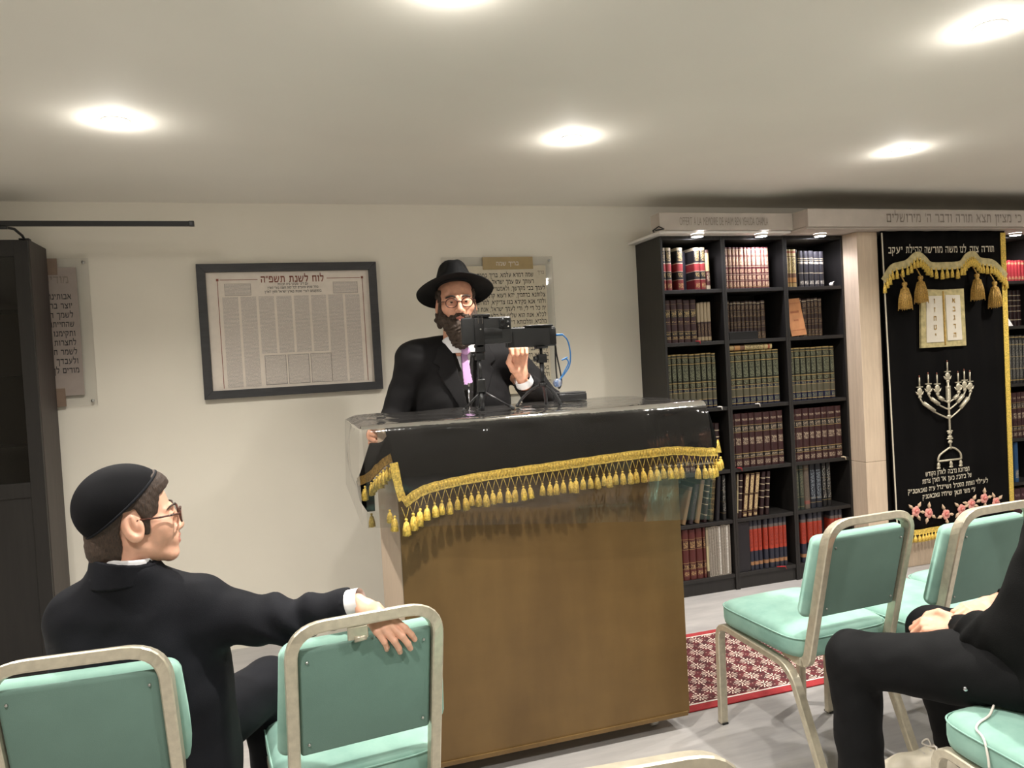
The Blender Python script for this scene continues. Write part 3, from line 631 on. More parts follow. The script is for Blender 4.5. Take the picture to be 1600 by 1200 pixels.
# ---------------------------------------------------------------- lectern
lec = thing('lectern', 'large brown lectern with pale sides on casters, under a black cloth', 'lectern', (.84, 2.72, 0))
ox, oy = .84, 2.72
def lb(x0, x1, y0, y1, z0, z1): return MB().box(x0-ox, x1-ox, y0-oy, y1-oy, z0, z1)
bev(lb(.333, 1.345, 2.418, 2.436, .062, 1.165).build('front_panel', 'lectern_brown', lec), .002)
bev(lb(.337, .357, 2.4365, 3.02, .062, 1.165).build('side_panel', 'lectern_side', lec), .0015)
bev(lb(1.321, 1.341, 2.4365, 3.02, .062, 1.165).build('side_panel', 'lectern_side', lec), .0015)
bev(lb(.358, 1.320, 2.44, 3.0, .064, .084).build('bottom_board', 'lectern_side', lec), .0015)
bev(lb(.358, 1.320, 2.46, 3.0, .62, .64).build('inner_shelf', 'lectern_side', lec), .0015)
bev(lb(.296, 1.440, 2.385, 3.03, 1.1655, 1.188).build('top_board', 'lectern_side', lec), .003)
bev(lb(.345, 1.335, 2.412, 2.4178, .055, .070).build('bottom_strip', 'lectern_brown', lec), .001)
for x in (.43, 1.235):
    for y in (2.50, 2.95):
        c = MB().cyl((x-ox-.011, y-oy, .026), (x-ox+.011, y-oy, .026), .026, 20).build('caster', 'white_plastic', lec)
        MB().cyl((x-ox-.0125, y-oy, .026), (x-ox+.0125, y-oy, .026), .006, 10).build('axle', 'screw', c)
        MB().box(x-ox-.016, x-ox-.0125, y-oy-.012, y-oy+.012, .02, .0625).box(x-ox+.0125, x-ox+.016, y-oy-.012, y-oy+.012, .02, .0625).box(x-ox-.016, x-ox+.016, y-oy-.014, y-oy+.014, .056, .0635).build('fork', 'screw', c)

# black velvet cloth
cl = thing('lectern_cloth', 'black velvet cloth with gold tasselled fringe draped over the lectern', 'cloth', (.84, 2.72, 1.19))
oc = Vector((.84, 2.72, 1.19))
braid = catmull([(.341, .946), (.40, .978), (.482, .992), (.652, 1.006), (.828, 1.015), (1.012, 1.020), (1.201, 1.028), (1.301, 1.029), (1.40, 1.016), (1.515, 1.000)], 6)
bx = np.array([p[0] for p in braid]); bz = np.array([p[1] for p in braid])
def zbot(x): return float(np.interp(x, bx, bz))
def cloth_pt(u, v, lift=0.0):
    xt = .300+(1.445-.300)*u; xb = .338+(1.518-.338)*u
    if v < .5:                                             # lying on the top
        y = 2.99+(2.392-2.99)*(v/.5); return Vector((xt, y, 1.1905+lift))
    w = (v-.5)/.5; zb = zbot(xb)
    a = min(1, w/.16)*PI/2
    if w < .16: y = 2.392-.022*math.sin(a); z = 1.1905-.022*(1-math.cos(a)); x = xt
    else:
        k = (w-.16)/.84; x = xt+(xb-xt)*k; z = 1.1685+(zb-1.1685)*k
        y = 2.370+.010*math.sin(x*13+.5)*k+.004*math.sin(x*41)*k + (.05*k*max(0, (x-1.44))/.07)
    return Vector((x, y-lift, z+lift*.2))
o = MB().grid(lambda u, v: cloth_pt(u, v)-oc, 70, 40).build('fabric', 'black_velvet', cl); mod(o, 'SOLIDIFY', thickness=.003, offset=0)
# left drape, pulled back round the corner
def drape(u, v):
    top = catmull([(.332, 2.374, 1.168), (.306, 2.378, 1.160), (.290, 2.42, 1.138), (.286, 2.72, 1.110)], 4)
    bot = catmull([(.343, 2.40, 1.105), (.292, 2.44, 1.070), (.258, 2.52, 1.020), (.230, 2.66, .985)], 4)
    i = u*(len(top)-1); a = int(min(i, len(top)-2)); f = i-a
    t_ = Vector(top[a]).lerp(Vector(top[a+1]), f); b2 = Vector(bot[a]).lerp(Vector(bot[a+1]), f)
    return t_.lerp(b2, v)
o = MB().grid(lambda u, v: drape(u, v)-oc, 24, 10).build('side_drape', 'black_velvet', cl); mod(o, 'SOLIDIFY', thickness=.003, offset=0)
tail = [(.226, 2.66, .985), (.235, 2.68, .915), (.262, 2.70, .868), (.288, 2.72, .865), (.293, 2.74, 1.0), (.258, 2.72, 1.03)]
mb = MB(); mb.add([Vector(p)-oc for p in tail], [(0, 1, 2, 3, 4, 5)]); o = mb.build('hanging_tail', 'black_velvet', cl); mod(o, 'SOLIDIFY', thickness=.004, offset=0)
def strip3(pts, w, name, mat, parent, y_off, up=Vector((0, 0, 1))):
    mb = MB(); q = []
    for i, p in enumerate(pts):
        p = Vector(p); d = (Vector(pts[min(i+1, len(pts)-1)])-Vector(pts[max(0, i-1)])).normalized()
        n = (up-d*up.dot(d)).normalized(); k = 1+.06*math.sin(i*2.1)
        q += [p+n*w*.5*k+Vector((0, y_off, 0)), p-n*w*.5*k+Vector((0, y_off-.002, 0))]
    mb.add(q, [(2*i, 2*i+1, 2*i+3, 2*i+2) for i in range(len(pts)-1)]); o = mb.build(name, mat, parent); mod(o, 'SOLIDIFY', thickness=.005, offset=0); return o
def fy(x): return 2.370+.010*math.sin(x*13+.5)+.05*max(0, (x-1.44))/.07
bp = [Vector((x, fy(x), z))-oc for x, z in braid]
strip3(bp, .030, 'gold_braid', 'gold_thread', cl, -.006)
mb = MB()                                                  # raised ladder of the braid
for i in range(112):
    x = .345+i*.0105
    if x < 1.51: z = zbot(x); mb.ball((x-oc.x, fy(x)-.010-oc.y, z-oc.z), (.0042, .003, .010), 6)
o = mb.build('braid_ladder', 'gold_thread', cl); o['kind'] = 'stuff'
strip3([Vector(p)-oc for p in ((.318, 2.372, 1.075), (.322, 2.37, 1.04), (.328, 2.37, 1.0), (.339, 2.37, .955))], .026, 'gold_braid', 'gold_thread', cl, -.006, Vector((1, 0, 0)))
strip3([drape(u/14, 1.0)-oc for u in range(15)], .028, 'gold_braid', 'gold_dark', cl, -.006)
mb = MB(); mb.add([Vector((1.497, 2.408, 1.0))-oc, Vector((1.532, 2.43, .995))-oc, Vector((1.516, 2.42, 1.045))-oc], [(0, 1, 2)]); o = mb.build('gold_corner', 'gold_thread', cl); mod(o, 'SOLIDIFY', thickness=.006, offset=0)
tas = tassel_mesh('tassel', .046, .0105, 8, 'gold_thread', 7)
def fringe(pos, i, big=1.0):
    o = link('tassel', tas, cl, Vector(pos)-oc, (random.uniform(-.08, .08), random.uniform(-.12, .12), random.uniform(0, 6))); s = big*random.uniform(.92, 1.12); o.scale = (s, s, s)
    return o
cords = MB(); i = 0; x = .345
while x < 1.515:
    z = zbot(x)-.013; y = fy(x)-.007
    drop = .040 if not (.56 < x < .60) else .036
    for sg in (-1, 1): cords.tube([Vector((x+sg*.0125, y, z))-oc, Vector((x+sg*.006, y-.001, z-drop*.5))-oc, Vector((x, y, z-drop))-oc], .0011, 4)
    if not (1.325 < x < 1.39 or abs(x-.785) < .009 or abs(x-.60) < .008): fringe((x, y-.002, z-drop+.004), i, 1.0+(.15 if i < 3 else 0))
    x += .0247*random.uniform(.88, 1.12); i += 1
cords.build('crossed_cords', 'gold_thread', cl)['kind'] = 'stuff'
for u in (.16, .24, .32, .40, .48, .56, .64, .8): p = drape(u, 1.0); fringe((p.x-.002, p.y-.012, p.z-.022), 0)
for p in ((.300, 2.39, .925), (.315, 2.388, .905), (.274, 2.70, .862), (1.505, 2.42, .975), (1.522, 2.425, .972), (1.53, 2.43, .98)): fringe(p, 0)

# clear vinyl sheet on top of it
pv = thing('vinyl_cover', 'clear vinyl sheet laid over the black lectern cloth, hanging down in front', 'cover', (.84, 2.72, 1.19))
def vin(u, v):
    x = .225+(1.437-.225)*u
    if v < .45: y = 3.0+(2.39-3.0)*(v/.45); z = 1.197+.0025*math.sin(x*19+y*11)*math.sin(y*15); 
    else:
        w = (v-.45)/.55; a = min(1, w/.14)*PI/2; zb = .882-.112*u
        if w < .14: y = 2.39-.036*math.sin(a); z = 1.197-.036*(1-math.cos(a))
        else:
            k = (w-.14)/.86; y = 2.354-.006*math.sin(x*7+1)*k-.003*math.sin(x*23)-.022*math.sin(PI*min(1, k*1.2)); z = 1.161+(zb-1.161)*k
    if x < .262: z -= (.262-x)*.35*(v < .45); 
    return Vector((x, y, z))-oc
MB().grid(vin, 80, 60).build('sheet', 'plastic_sheet', pv)
def vside(u, v):
    y = 2.39+(2.98-2.39)*u; b_ = .03*math.exp(-((y-2.55)/.12)**2)
    return Vector((.223-.012*v-b_*math.sin(PI*min(1, v*1.3+.1)), y+.01*math.sin(v*5), 1.184-v*(.30-.05*u)))-oc
MB().grid(vside, 20, 14).build('side_flap', 'plastic_sheet', pv)
# papers under the vinyl
def paper(label, x, y, w, h, rot, mat, z=1.1935):
    p = MB().box(-w/2, w/2, -h/2, h/2, 0, .0008).build('paper_sheet', mat, None, loc=(x, y, z)); p.rotation_euler = (0, 0, rot)
    return tag(p, label, 'paper', 'papers under the vinyl')
paper('white paper sheet lying under the vinyl at the right end of the lectern', 1.28, 2.80, .21, .29, .25, 'white_paper')
paper('small white leaflet under the vinyl at the foot of the right tripod', .80, 2.80, .15, .21, -.3, 'white_paper')
p = paper('pink leaflet under the vinyl between the two tripods', .90, 2.68, .12, .10, .4, plain('pink_print', srgb(196, 120, 110), .7, var=.15))

# ---------------------------------------------------------------- tripods, phones, cable
ZT_ = 1.1995
t1 = thing('phone_tripod', 'black mini tripod with slim spread legs, the left one on the lectern', 'tripod', (.672, 2.58, ZT_))
b = MB().cyl((0, 0, .004), (0, 0, .075), .0075, 12).rbox(-.014, .014, -.013, .013, .070, .118, .005).cyl((0, 0, .11), (0, 0, .19), .0055, 12)
b.build('column', 'black_plastic', t1)
for a, L in ((2.80, .072), (-.18, .113), (1.45, .085)):
    ex, ey = math.cos(a)*L, math.sin(a)*L
    lg = MB().tube([(0, 0, .076), (ex*.9, ey*.9, .012)], [.0048, .004], 8).build('leg', 'black_plastic', t1)
    MB().tube([(ex*.86, ey*.86, .016), (ex*1.0, ey*1.0, .0045)], [.0058, .0058], 8).build('rubber_foot', 'rubber', lg)
MB().ball((0, 0, .195), .012, 12).rbox(-.017, .017, -.012, .012, .185, .212, .004).cyl((-.03, 0, .203), (-.012, 0, .203), .007, 12).build('ball_head', 'black_plastic', t1)
c = MB().rbox(-.018, .018, -.020, -.010, .212, .335, .004).rbox(-.016, .042, -.020, .020, .336, .346, .003).rbox(-.014, .014, -.020, .020, .228, .240, .003)
c.build('phone_clamp', 'black_plastic', t1)
MB().cyl((.004, -.0195, .293), (.004, -.022, .293), .003, 10).build('clamp_screw', 'screw', t1)
MB().box(-.004, -.0026, -.0215, -.019, .312, .338).box(.0105, .012, -.0215, -.019, .312, .338).build('clamp_spring', 'chrome', t1)
ph = thing('smartphone', 'black smartphone held sideways in the left tripod, camera bump visible', 'phone', (.702, 2.578, ZT_+.2405))
MB().rbox(-.092, .092, -.008, .008, 0, .095, .007, 3).build('case', 'black_matte', ph)
cb = MB().rbox(.047, .086, -.0125, -.007, .053, .091, .006, 3).build('camera_bump', 'black_plastic', ph)
for x, z in ((.057, .081), (.057, .062), (.076, .072)): MB().cyl((x, -.012, z), (x, -.0150, z), .0075, 16).cyl((x, -.0148, z), (x, -.0155, z), .004, 12).build('camera_lens', 'black_plastic', cb)
MB().cyl((.078, -.012, .059), (.078, -.0132, .059), .0028, 10).build('flash', 'white_plastic', cb)
MB().rbox(-.046, .056, -.0092, -.0078, .018, .058, .0006, 1).build('grip_plate', 'black_plastic', ph)
t2 = thing('phone_tripod', 'black mini tripod with thick curved legs, the right one on the lectern', 'tripod', (.931, 2.66, ZT_))
MB().cyl((0, 0, .078), (0, 0, .165), .0085, 12).build('column', 'black_plastic', t2)
for a, L in ((2.75, .10), (-.55, .062), (1.1, .07)):
    ex, ey = math.cos(a)*L, math.sin(a)*L
    lg = MB().tube(catmull([(0, 0, .085), (ex*.4, ey*.4, .066), (ex*.78, ey*.78, .036), (ex, ey, .007)], 4), .0072 if L < .09 else .005, 8).build('leg', 'black_plastic', t2)
    MB().ball((ex, ey, .0075), .0072, 10).build('rubber_foot', 'rubber', lg)
MB().lathe([(.0001, .092), (.013, .090), (.016, .082), (.013, .074), (.0001, .072)], 16).build('hub', 'black_plastic', t2)
MB().rbox(-.016, .018, -.014, .014, .163, .196, .004).cyl((0, 0, .19), (0, 0, .218), .006, 10).cyl((-.03, 0, .179), (-.014, 0, .179), .010, 14).build('ball_head', 'black_plastic', t2)
MB().rbox(-.022, .022, -.022, .012, .2165, .224, .003).rbox(-.06, .048, -.016, .018, .2985, .3045, .002).rbox(-.02, .02, .0125, .0185, .2165, .302, .003).build('phone_clamp', 'black_plastic', t2)
p2 = thing('smartphone', 'black device held sideways in the right tripod, blue plug at its end', 'phone', (.893, 2.66, ZT_+.2245), math.radians(4))
MB().rbox(-.100, .100, -.010, .010, 0, .0735, .006, 3).build('case', 'black_matte', p2)
MB().rbox(.075, .0995, -.0115, -.0095, .006, .066, .004, 2).build('camera_bump', 'black_plastic', p2)
MB().rbox(-.0985, -.096, -.0108, .0108, .004, .07, .002, 1).build('edge_band', 'black_plastic', p2)
cab = thing('charging_cable', 'blue cable looping down from the right phone to a clear bagged plug', 'cable', (.99, 2.66, ZT_))
pz = lambda x, z, y=0: (x-.99, y, z-ZT_)
MB().tube(catmull([pz(1.022, 1.463), pz(1.040, 1.440), pz(1.048, 1.395), pz(1.043, 1.350), pz(1.022, 1.318), pz(1.0, 1.296)], 6), .0028, 8).build('blue_wire', 'cable_blue', cab)
MB().tube(catmull([pz(1.0, 1.294), pz(1.020, 1.325), pz(1.038, 1.356), pz(1.030, 1.372), pz(1.012, 1.368), pz(1.035, 1.378)], 6), .0026, 8).build('blue_wire', 'cable_blue', cab)
MB().rbox(.0035, .032, -.006, .006, 1.460-ZT_, 1.468-ZT_, .003).build('plug', 'cable_blue', cab)
MB().tube(catmull([pz(.996, 1.425, .02), pz(.994, 1.36, .02), pz(.996, 1.30, .02), pz(1.002, 1.262, .02), pz(1.014, 1.285, .02), pz(1.010, 1.33, .02), pz(1.0, 1.39, .02), pz(.997, 1.43, .02)], 6), .003, 8).build('black_wire', 'black_plastic', cab)
MB().ball(pz(.990, 1.283), (.018, .012, .017), 10).build('clear_bag', clear('bag_film', (.85, .88, .95, 1), .15, 1.5, .25, srgb(190, 200, 220), .6), cab)
MB().rbox(-.012, .002, -.006, .006, 1.270-ZT_, 1.292-ZT_, .003).build('plug', 'cable_blue', cab)
bx_ = MB().rbox(1.07, 1.19, 2.86, 2.94, ZT_, ZT_+.030, .004)
o = bx_.build('spectacle_case', 'black_plastic', None, (1.13, 2.9, ZT_), (1.13, 2.9, ZT_)); tag(o, 'low black case lying on the lectern behind the right tripod', 'case')
MB().rbox(-.058, .058, -.038, .038, .0305, .036, .0025).build('lid', 'black_matte', o)

# ---------------------------------------------------------------- chairs
def rect_prof(a, b, r=.003):
    return [(a, b-r), (a-r, b), (-a+r, b), (-a, b-r), (-a, -b+r), (-a+r, -b), (a-r, -b), (a, -b+r)]
def arcpts(pts, rad, n=5):
    P = [Vector(p) for p in pts]; out = [P[0]]
    for i in range(1, len(P)-1):
        a, b, c = P[i-1], P[i], P[i+1]; d1 = (a-b).normalized(); d2 = (c-b).normalized()
        r = min(rad if not isinstance(rad, list) else rad[i-1], (a-b).length*.49, (c-b).length*.49)
        p1, p2 = b+d1*r, b+d2*r
        for k in range(n+1):
            s = k/n; out.append(p1*(1-s)**2+b*2*s*(1-s)+p2*s*s)
    return out+[P[-1]]
def pillow(w, d, h, r, crown, n=14):
    """rounded cushion: superellipse outline, domed top; centred, base z=0"""
    mb = MB(); rings = []
    def outline(sx, sy, k=40):
        out = []
        for i in range(k):
            a = 2*PI*i/k; c, s = math.cos(a), math.sin(a); e = .32
            out.append((sx*math.copysign(abs(c)**e, c), sy*math.copysign(abs(s)**e, s)))
        return out
    prof = [(.90, 0), (.985, .006), (1.0, h*.30), (1.0, h*.62), (.985, h*.78), (.95, h*.90), (.86, h*1.0), (.6, h+crown*.7), (.3, h+crown*.95), (.02, h+crown)]
    K = 40; vs = []; fs = []
    for s, z in prof: vs += [(x*s, y*s, z) for x, y in outline(w/2, d/2)]
    for i in range(len(prof)-1):
        for k in range(K): fs.append((i*K+k, i*K+(k+1) % K, (i+1)*K+(k+1) % K, (i+1)*K+k))
    fs.append(tuple(range(K))[::-1]); fs.append(tuple(range((len(prof)-1)*K, len(prof)*K)))
    return mb.add(vs, fs, 0, True)
def make_chair(label):
    t = thing('banquet_chair', label, 'chair', (0, 0, 0), 0, 'green velvet aluminium chairs')
    # local: seat centre at origin, chair faces +y
    pillow(.395, .435, .082, .02, .012).build('seat', 'velvet', t, (0, 0, 0), (0, .01, .386))
    MB().tube([(.1975*math.copysign(abs(math.cos(a))**.32, math.cos(a)),   .01+.2175*math.copysign(abs(math.sin(a))**.32, math.sin(a)), .386+.064) for a in [2*PI*k/48 for k in range(48)]], .0024, 5, closed=True).build('seat_piping', 'velvet', t)
    pf = rect_prof(.0155, .0115)
    for sx in (-1, 1):
        x = sx*.180
        pts = arcpts([(x, .235, 0.004), (x, .228, .375), (x, -.150, .352), (x, -.300, .004)], [.055, .06])
        MB().tube(pts, 0, prof=pf, up=(1, 0, 0)).build('side_frame', 'alu', t)
        for yy in (.235, -.300): MB().box(x-.012, x+.012, yy-.016, yy+.016, 0, .006).build('foot_cap', 'rubber', t)
        for zz in (.045, .20): MB().cyl((x+sx*.0115*-1, .234, zz), (x-sx*.017, .234, zz), .006, 10).build('rivet', 'screw', t)
    # hoop of the back
    hp = arcpts([(-.158, -.10, .385), (-.160, -.205, .372), (-.160, -.322, .836), (.160, -.322, .836), (.160, -.205, .372), (.158, -.10, .385)], [.035, .075, .075, .035], 8)
    MB().tube(hp, 0, prof=rect_prof(.0165, .0125), up=(0, 1, -.25)).build('back_hoop', 'alu', t)
    # backrest: panel inside the hoop, cushion on its front
    tilt = Matrix.Translation((0, -.240, .535)) @ Matrix.Rotation(math.radians(14), 4, 'X')
    mb = MB().rbox(-.146, .146, -.012, .004, 0, .262, .010, 3)
    mb.v = [tuple(tilt @ Vector(p)) for p in mb.v]; mb.build('back_panel', 'velvet_back', t)
    mb = MB().rbox(-.192, .192, .006, .052, -.012, .258, .038, 5)
    for i, p in enumerate(mb.v):
        x, y, z = p
        if z > .12: f = 1-.10*((z-.12)/.14)**3; x *= f
        y += .012*max(0, 1-(x/.19)**2)*(y > .03)
        mb.v[i] = tuple(tilt @ Vector((x, y, z)))
    mb.build('back_cushion', 'velvet', t)
    for x, z in ((-.128, .235), (.128, .235), (-.128, .03), (.128, .03)):
        p = tilt @ Vector((x, -.0135, z)); MB().ball(p, .0035, 8).build('panel_screw', 'screw', t)
    return t
chair0 = make_chair('empty mint velvet chair right of the lectern, front legs by the rug edge')
chair0.location = (1.668, 2.185, 0); chair0.rotation_euler = (0, 0, math.radians(3))
dup(chair0, (-.405, 1.975, 0), math.radians(-3), 'mint velvet chair the boy sits on, its hoop back across the bottom left')
c2 = dup(chair0, (.108, 1.960, 0), math.radians(6), 'mint velvet chair in front of the lectern, the boy\'s hand on its back')
c2.scale = (1, 1, 1)
MB().rbox(-.044, .000, -.337, -.329, .797, .826, .003).tube([(-.030, -.334, .799), (-.004, -.334, .799)], [.008, .006], 10).build('metal_link', 'alu', c2)
dup(chair0, (2.076, 2.107, 0), math.radians(4), 'mint velvet chair second from the left in the right row, behind the clasped hands')
dup(chair0, (2.475, 2.15, 0), math.radians(4), 'mint velvet chair at the right edge, mostly hidden behind the second one')
dup(chair0, (1.655, 1.215, 0), math.radians(-2), 'mint velvet chair the person in black sits on, at the bottom right')
dup(chair0, (.410, 1.190, 0), math.radians(-5), 'chair at the bottom edge of which only the hoop top shows')
# ---------------------------------------------------------------- books
BL = (0.012, .010, .010, 1)
GOLD = srgb(178, 152, 98); PALE = srgb(206, 190, 160)
def dk(c, k): return tuple(v*k for v in c[:3])+(1,)
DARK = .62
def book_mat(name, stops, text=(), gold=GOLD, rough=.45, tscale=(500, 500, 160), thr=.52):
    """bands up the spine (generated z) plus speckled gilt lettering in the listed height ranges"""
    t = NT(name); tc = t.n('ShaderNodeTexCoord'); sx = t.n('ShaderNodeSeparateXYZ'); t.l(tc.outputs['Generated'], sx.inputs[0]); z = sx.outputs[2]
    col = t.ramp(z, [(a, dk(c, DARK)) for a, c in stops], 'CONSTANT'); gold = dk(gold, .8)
    if text:
        st = [(0.0, (0, 0, 0, 1))]
        for a, b in text: st += [(a, (1, 1, 1, 1)), (b, (0, 0, 0, 1))]
        msk = t.ramp(z, st, 'CONSTANT')
        nz = t.noise(t.coord('Object', tscale), 1.0, 2); on = t.math('GREATER_THAN', nz, thr)
        gx = t.math('ABSOLUTE', t.math('SUBTRACT', sx.outputs[0], .5))
        on = t.math('MULTIPLY', on, t.math('LESS_THAN', gx, .36))
        fx = t.math('MULTIPLY', on, msk)
        col = t.mix(fx, col, gold)
    t.set(Base_Color=col, Roughness=rough); return t.m
def bands(base, lst):
    """[(z0,z1,col)] over base -> constant ramp stops"""
    st = [(0.0, base)]
    for a, b, c in sorted(lst): st += [(a, c), (b, base)]
    return st
def g(z, w=.008, c=GOLD): return (z, z+w, c)
blk, mar, dmar, red = srgb(34, 31, 32), srgb(98, 40, 42), srgb(58, 30, 32), srgb(158, 52, 54)
SCH = {
 'black_red': book_mat('spine_black_red', [(0, srgb(128, 40, 40)), (.235, PALE), (.25, blk), (.43, PALE), (.445, red), (.62, PALE), (.64, blk), (.93, PALE)], [(.04, .16), (.30, .40), (.68, .93)]),
 'cream_tag': book_mat('spine_cream_tag', [(0, PALE), (.10, srgb(88, 40, 38)), (.46, srgb(212, 192, 140)), (.92, srgb(90, 60, 50))], [(.2, .42)], PALE),
 'maroon_wide': book_mat('spine_maroon_wide', bands(dmar, [g(.08), (.155, .24, blk), g(.25), (.43, .436, GOLD), (.58, .75, blk), g(.76), g(.90, .006)]), [(.09, .14), (.18, .22), (.47, .50), (.60, .74)]),
 'cream_maroon': book_mat('spine_cream_maroon', [(0, srgb(50, 30, 28)), (.02, srgb(170, 150, 116)), (.12, srgb(54, 34, 32)), (.50, srgb(168, 150, 118)), (.97, srgb(140, 124, 100))], [(.14, .45)], srgb(120, 96, 70)),
 'green_blue': book_mat('spine_green_blue', [(0, srgb(24, 26, 52)), (.03, GOLD), (.045, srgb(26, 28, 62)), (.155, GOLD), (.165, srgb(96, 92, 74)), (.30, GOLD), (.312, srgb(32, 32, 58)), (.36, GOLD), (.372, srgb(44, 40, 28)), (.47, GOLD), (.485, srgb(42, 44, 34)), (.81, GOLD), (.825, srgb(40, 42, 32)), (.93, GOLD), (.945, srgb(54, 54, 40)), (.98, GOLD)], [(.06, .13), (.32, .35), (.39, .46), (.52, .79), (.84, .92)], srgb(118, 120, 96), .4, thr=.50),
 'rose_gilt': book_mat('spine_rose_gilt', bands(srgb(112, 52, 54), [g(.03, .015), (.19, .20, PALE), (.33, .345, PALE), (.52, .54, PALE), (.58, .86, srgb(142, 96, 86)), (.78, .80, PALE), (.94, .96, PALE)]), [(.05, .16), (.22, .31), (.38, .47), (.56, .76), (.82, .93)], srgb(214, 182, 150), .4, thr=.46),
 'maroon_thin': book_mat('spine_maroon_thin', bands(srgb(56, 36, 34), [g(.03, .012), g(.17), g(.31), g(.46), g(.60, .006), g(.73), (.94, .96, PALE)]), [(.06, .15), (.36, .43), (.62, .70), (.78, .90)], srgb(140, 118, 92)),
 'gold_cream': book_mat('spine_gold_cream', [(0, srgb(186, 156, 100)), (.10, srgb(90, 60, 40)), (.12, srgb(192, 140, 84)), (.25, srgb(120, 84, 60)), (.36, srgb(210, 190, 134)), (.80, srgb(120, 70, 50)), (.82, srgb(206, 186, 132)), (.90, srgb(170, 90, 60)), (.95, srgb(206, 186, 132))], [(.38, .78), (.02, .09)], srgb(70, 48, 34)),
 'black_plain': book_mat('spine_black_plain', [(0, srgb(32, 30, 36)), (1, srgb(32, 30, 36))]),
 'black_white': book_mat('spine_black_white', bands(srgb(46, 44, 50), [(.37, .385, PALE), (.66, .685, PALE), (.73, .745, PALE), (.78, .80, PALE)]), [(.06, .16), (.63, .70)], srgb(214, 206, 190)),
 'maroon_set': book_mat('spine_maroon_set', bands(srgb(62, 30, 32), [g(.17), (.18, .245, blk), g(.25), g(.65), (.66, .765, blk), g(.77)]), [(.04, .12), (.19, .23), (.42, .55), (.67, .75), (.86, .90)], srgb(176, 158, 136)),
 'red_brown': book_mat('spine_red_brown', bands(srgb(96, 40, 36), [g(.21), (.225, .31, srgb(70, 30, 28)), g(.33), g(.60), (.61, .78, srgb(72, 30, 30)), g(.80)]), [(.08, .16), (.23, .30), (.63, .77)], srgb(184, 152, 104)),
 'ornate': book_mat('spine_ornate_maroon', bands(srgb(58, 24, 26), [g(.10), g(.15), g(.52), g(.98, .012)]), [(.02, .08), (.17, .5), (.55, .95)], srgb(206, 180, 134), thr=.44),
 'dark_banded': book_mat('spine_dark_banded', bands(srgb(44, 20, 24), [(.16, .18, PALE), (.40, .42, PALE), (.55, .57, PALE), (.70, .72, PALE), (.84, .86, PALE)])),
 'orange_navy': book_mat('spine_orange_navy', [(0, srgb(44, 46, 60)), (.10, srgb(176, 128, 88)), (.17, srgb(44, 46, 62)), (.38, srgb(190, 66, 44)), (.82, srgb(110, 100, 96)), (.88, srgb(48, 50, 62))], [(.45, .78)], srgb(120, 40, 32)),
 'green_cloth': book_mat('spine_green_cloth', bands(srgb(56, 66, 58), [g(.06), g(.28), g(.90)]), [(.32, .86)], srgb(112, 108, 84)),
 'grey_tan': book_mat('spine_grey_tan', bands(srgb(112, 100, 88), [(.10, .18, srgb(150, 90, 80)), g(.9)]), [(.2, .85)], srgb(80, 70, 62)),
 'ink_blue': book_mat('spine_ink_blue', bands(srgb(30, 34, 46), [g(.12), g(.22)]), [(.2, .85)], srgb(150, 160, 168), thr=.56),
 'ink_black': book_mat('spine_ink_black', bands(srgb(22, 22, 24), [g(.15), g(.40, .006), g(.65, .006)]), [(.2, .92)], srgb(190, 186, 176), thr=.58),
 'tan_worn': book_mat('spine_tan_worn', [(0, srgb(150, 122, 88)), (.42, srgb(142, 116, 88)), (.9, srgb(110, 92, 80))]),
 'plum': book_mat('spine_plum', [(0, srgb(52, 40, 46)), (1, srgb(52, 40, 46))], [(.5, .8)], srgb(130, 120, 110), thr=.6),
 'olive': book_mat('spine_olive_ribbed', bands(srgb(48, 42, 28), [g(.12), g(.25), g(.38), g(.5), g(.62), g(.75), g(.92, .02)]), [(.05, .1), (.2, .9)], srgb(120, 100, 60), thr=.55),
 'white_booklet': book_mat('spine_white_booklet', [(0, srgb(196, 186, 172)), (1, srgb(196, 186, 172))]),
 'ivory_slim': book_mat('spine_ivory_slim', [(0, srgb(70, 50, 40)), (.12, srgb(206, 190, 150)), (.62, srgb(170, 156, 132)), (.95, srgb(150, 140, 120))]),
 'bright_red': book_mat('spine_bright_red', bands(srgb(186, 52, 58), [g(.08, .03), g(.84, .03)]), [(.1, .2), (.78, .9)], srgb(220, 180, 130)),
 'purple_mar': book_mat('spine_purple_maroon', bands(srgb(78, 40, 48), [g(.3), g(.7)]), [(.1, .25), (.5, .65), (.8, .86)], srgb(150, 120, 120)),
 'sky_blue': book_mat('spine_sky_blue', [(0, srgb(36, 84, 130)), (1, srgb(36, 84, 130))], [(.1, .3)], PALE),
 'dark_ridge': book_mat('spine_dark_ridged', bands(srgb(30, 30, 32), [g(.06, .02), g(.3, .015), g(.55, .015), g(.8, .02), g(.95, .02)]), [(.1, .9)], srgb(120, 118, 110), thr=.5),
}
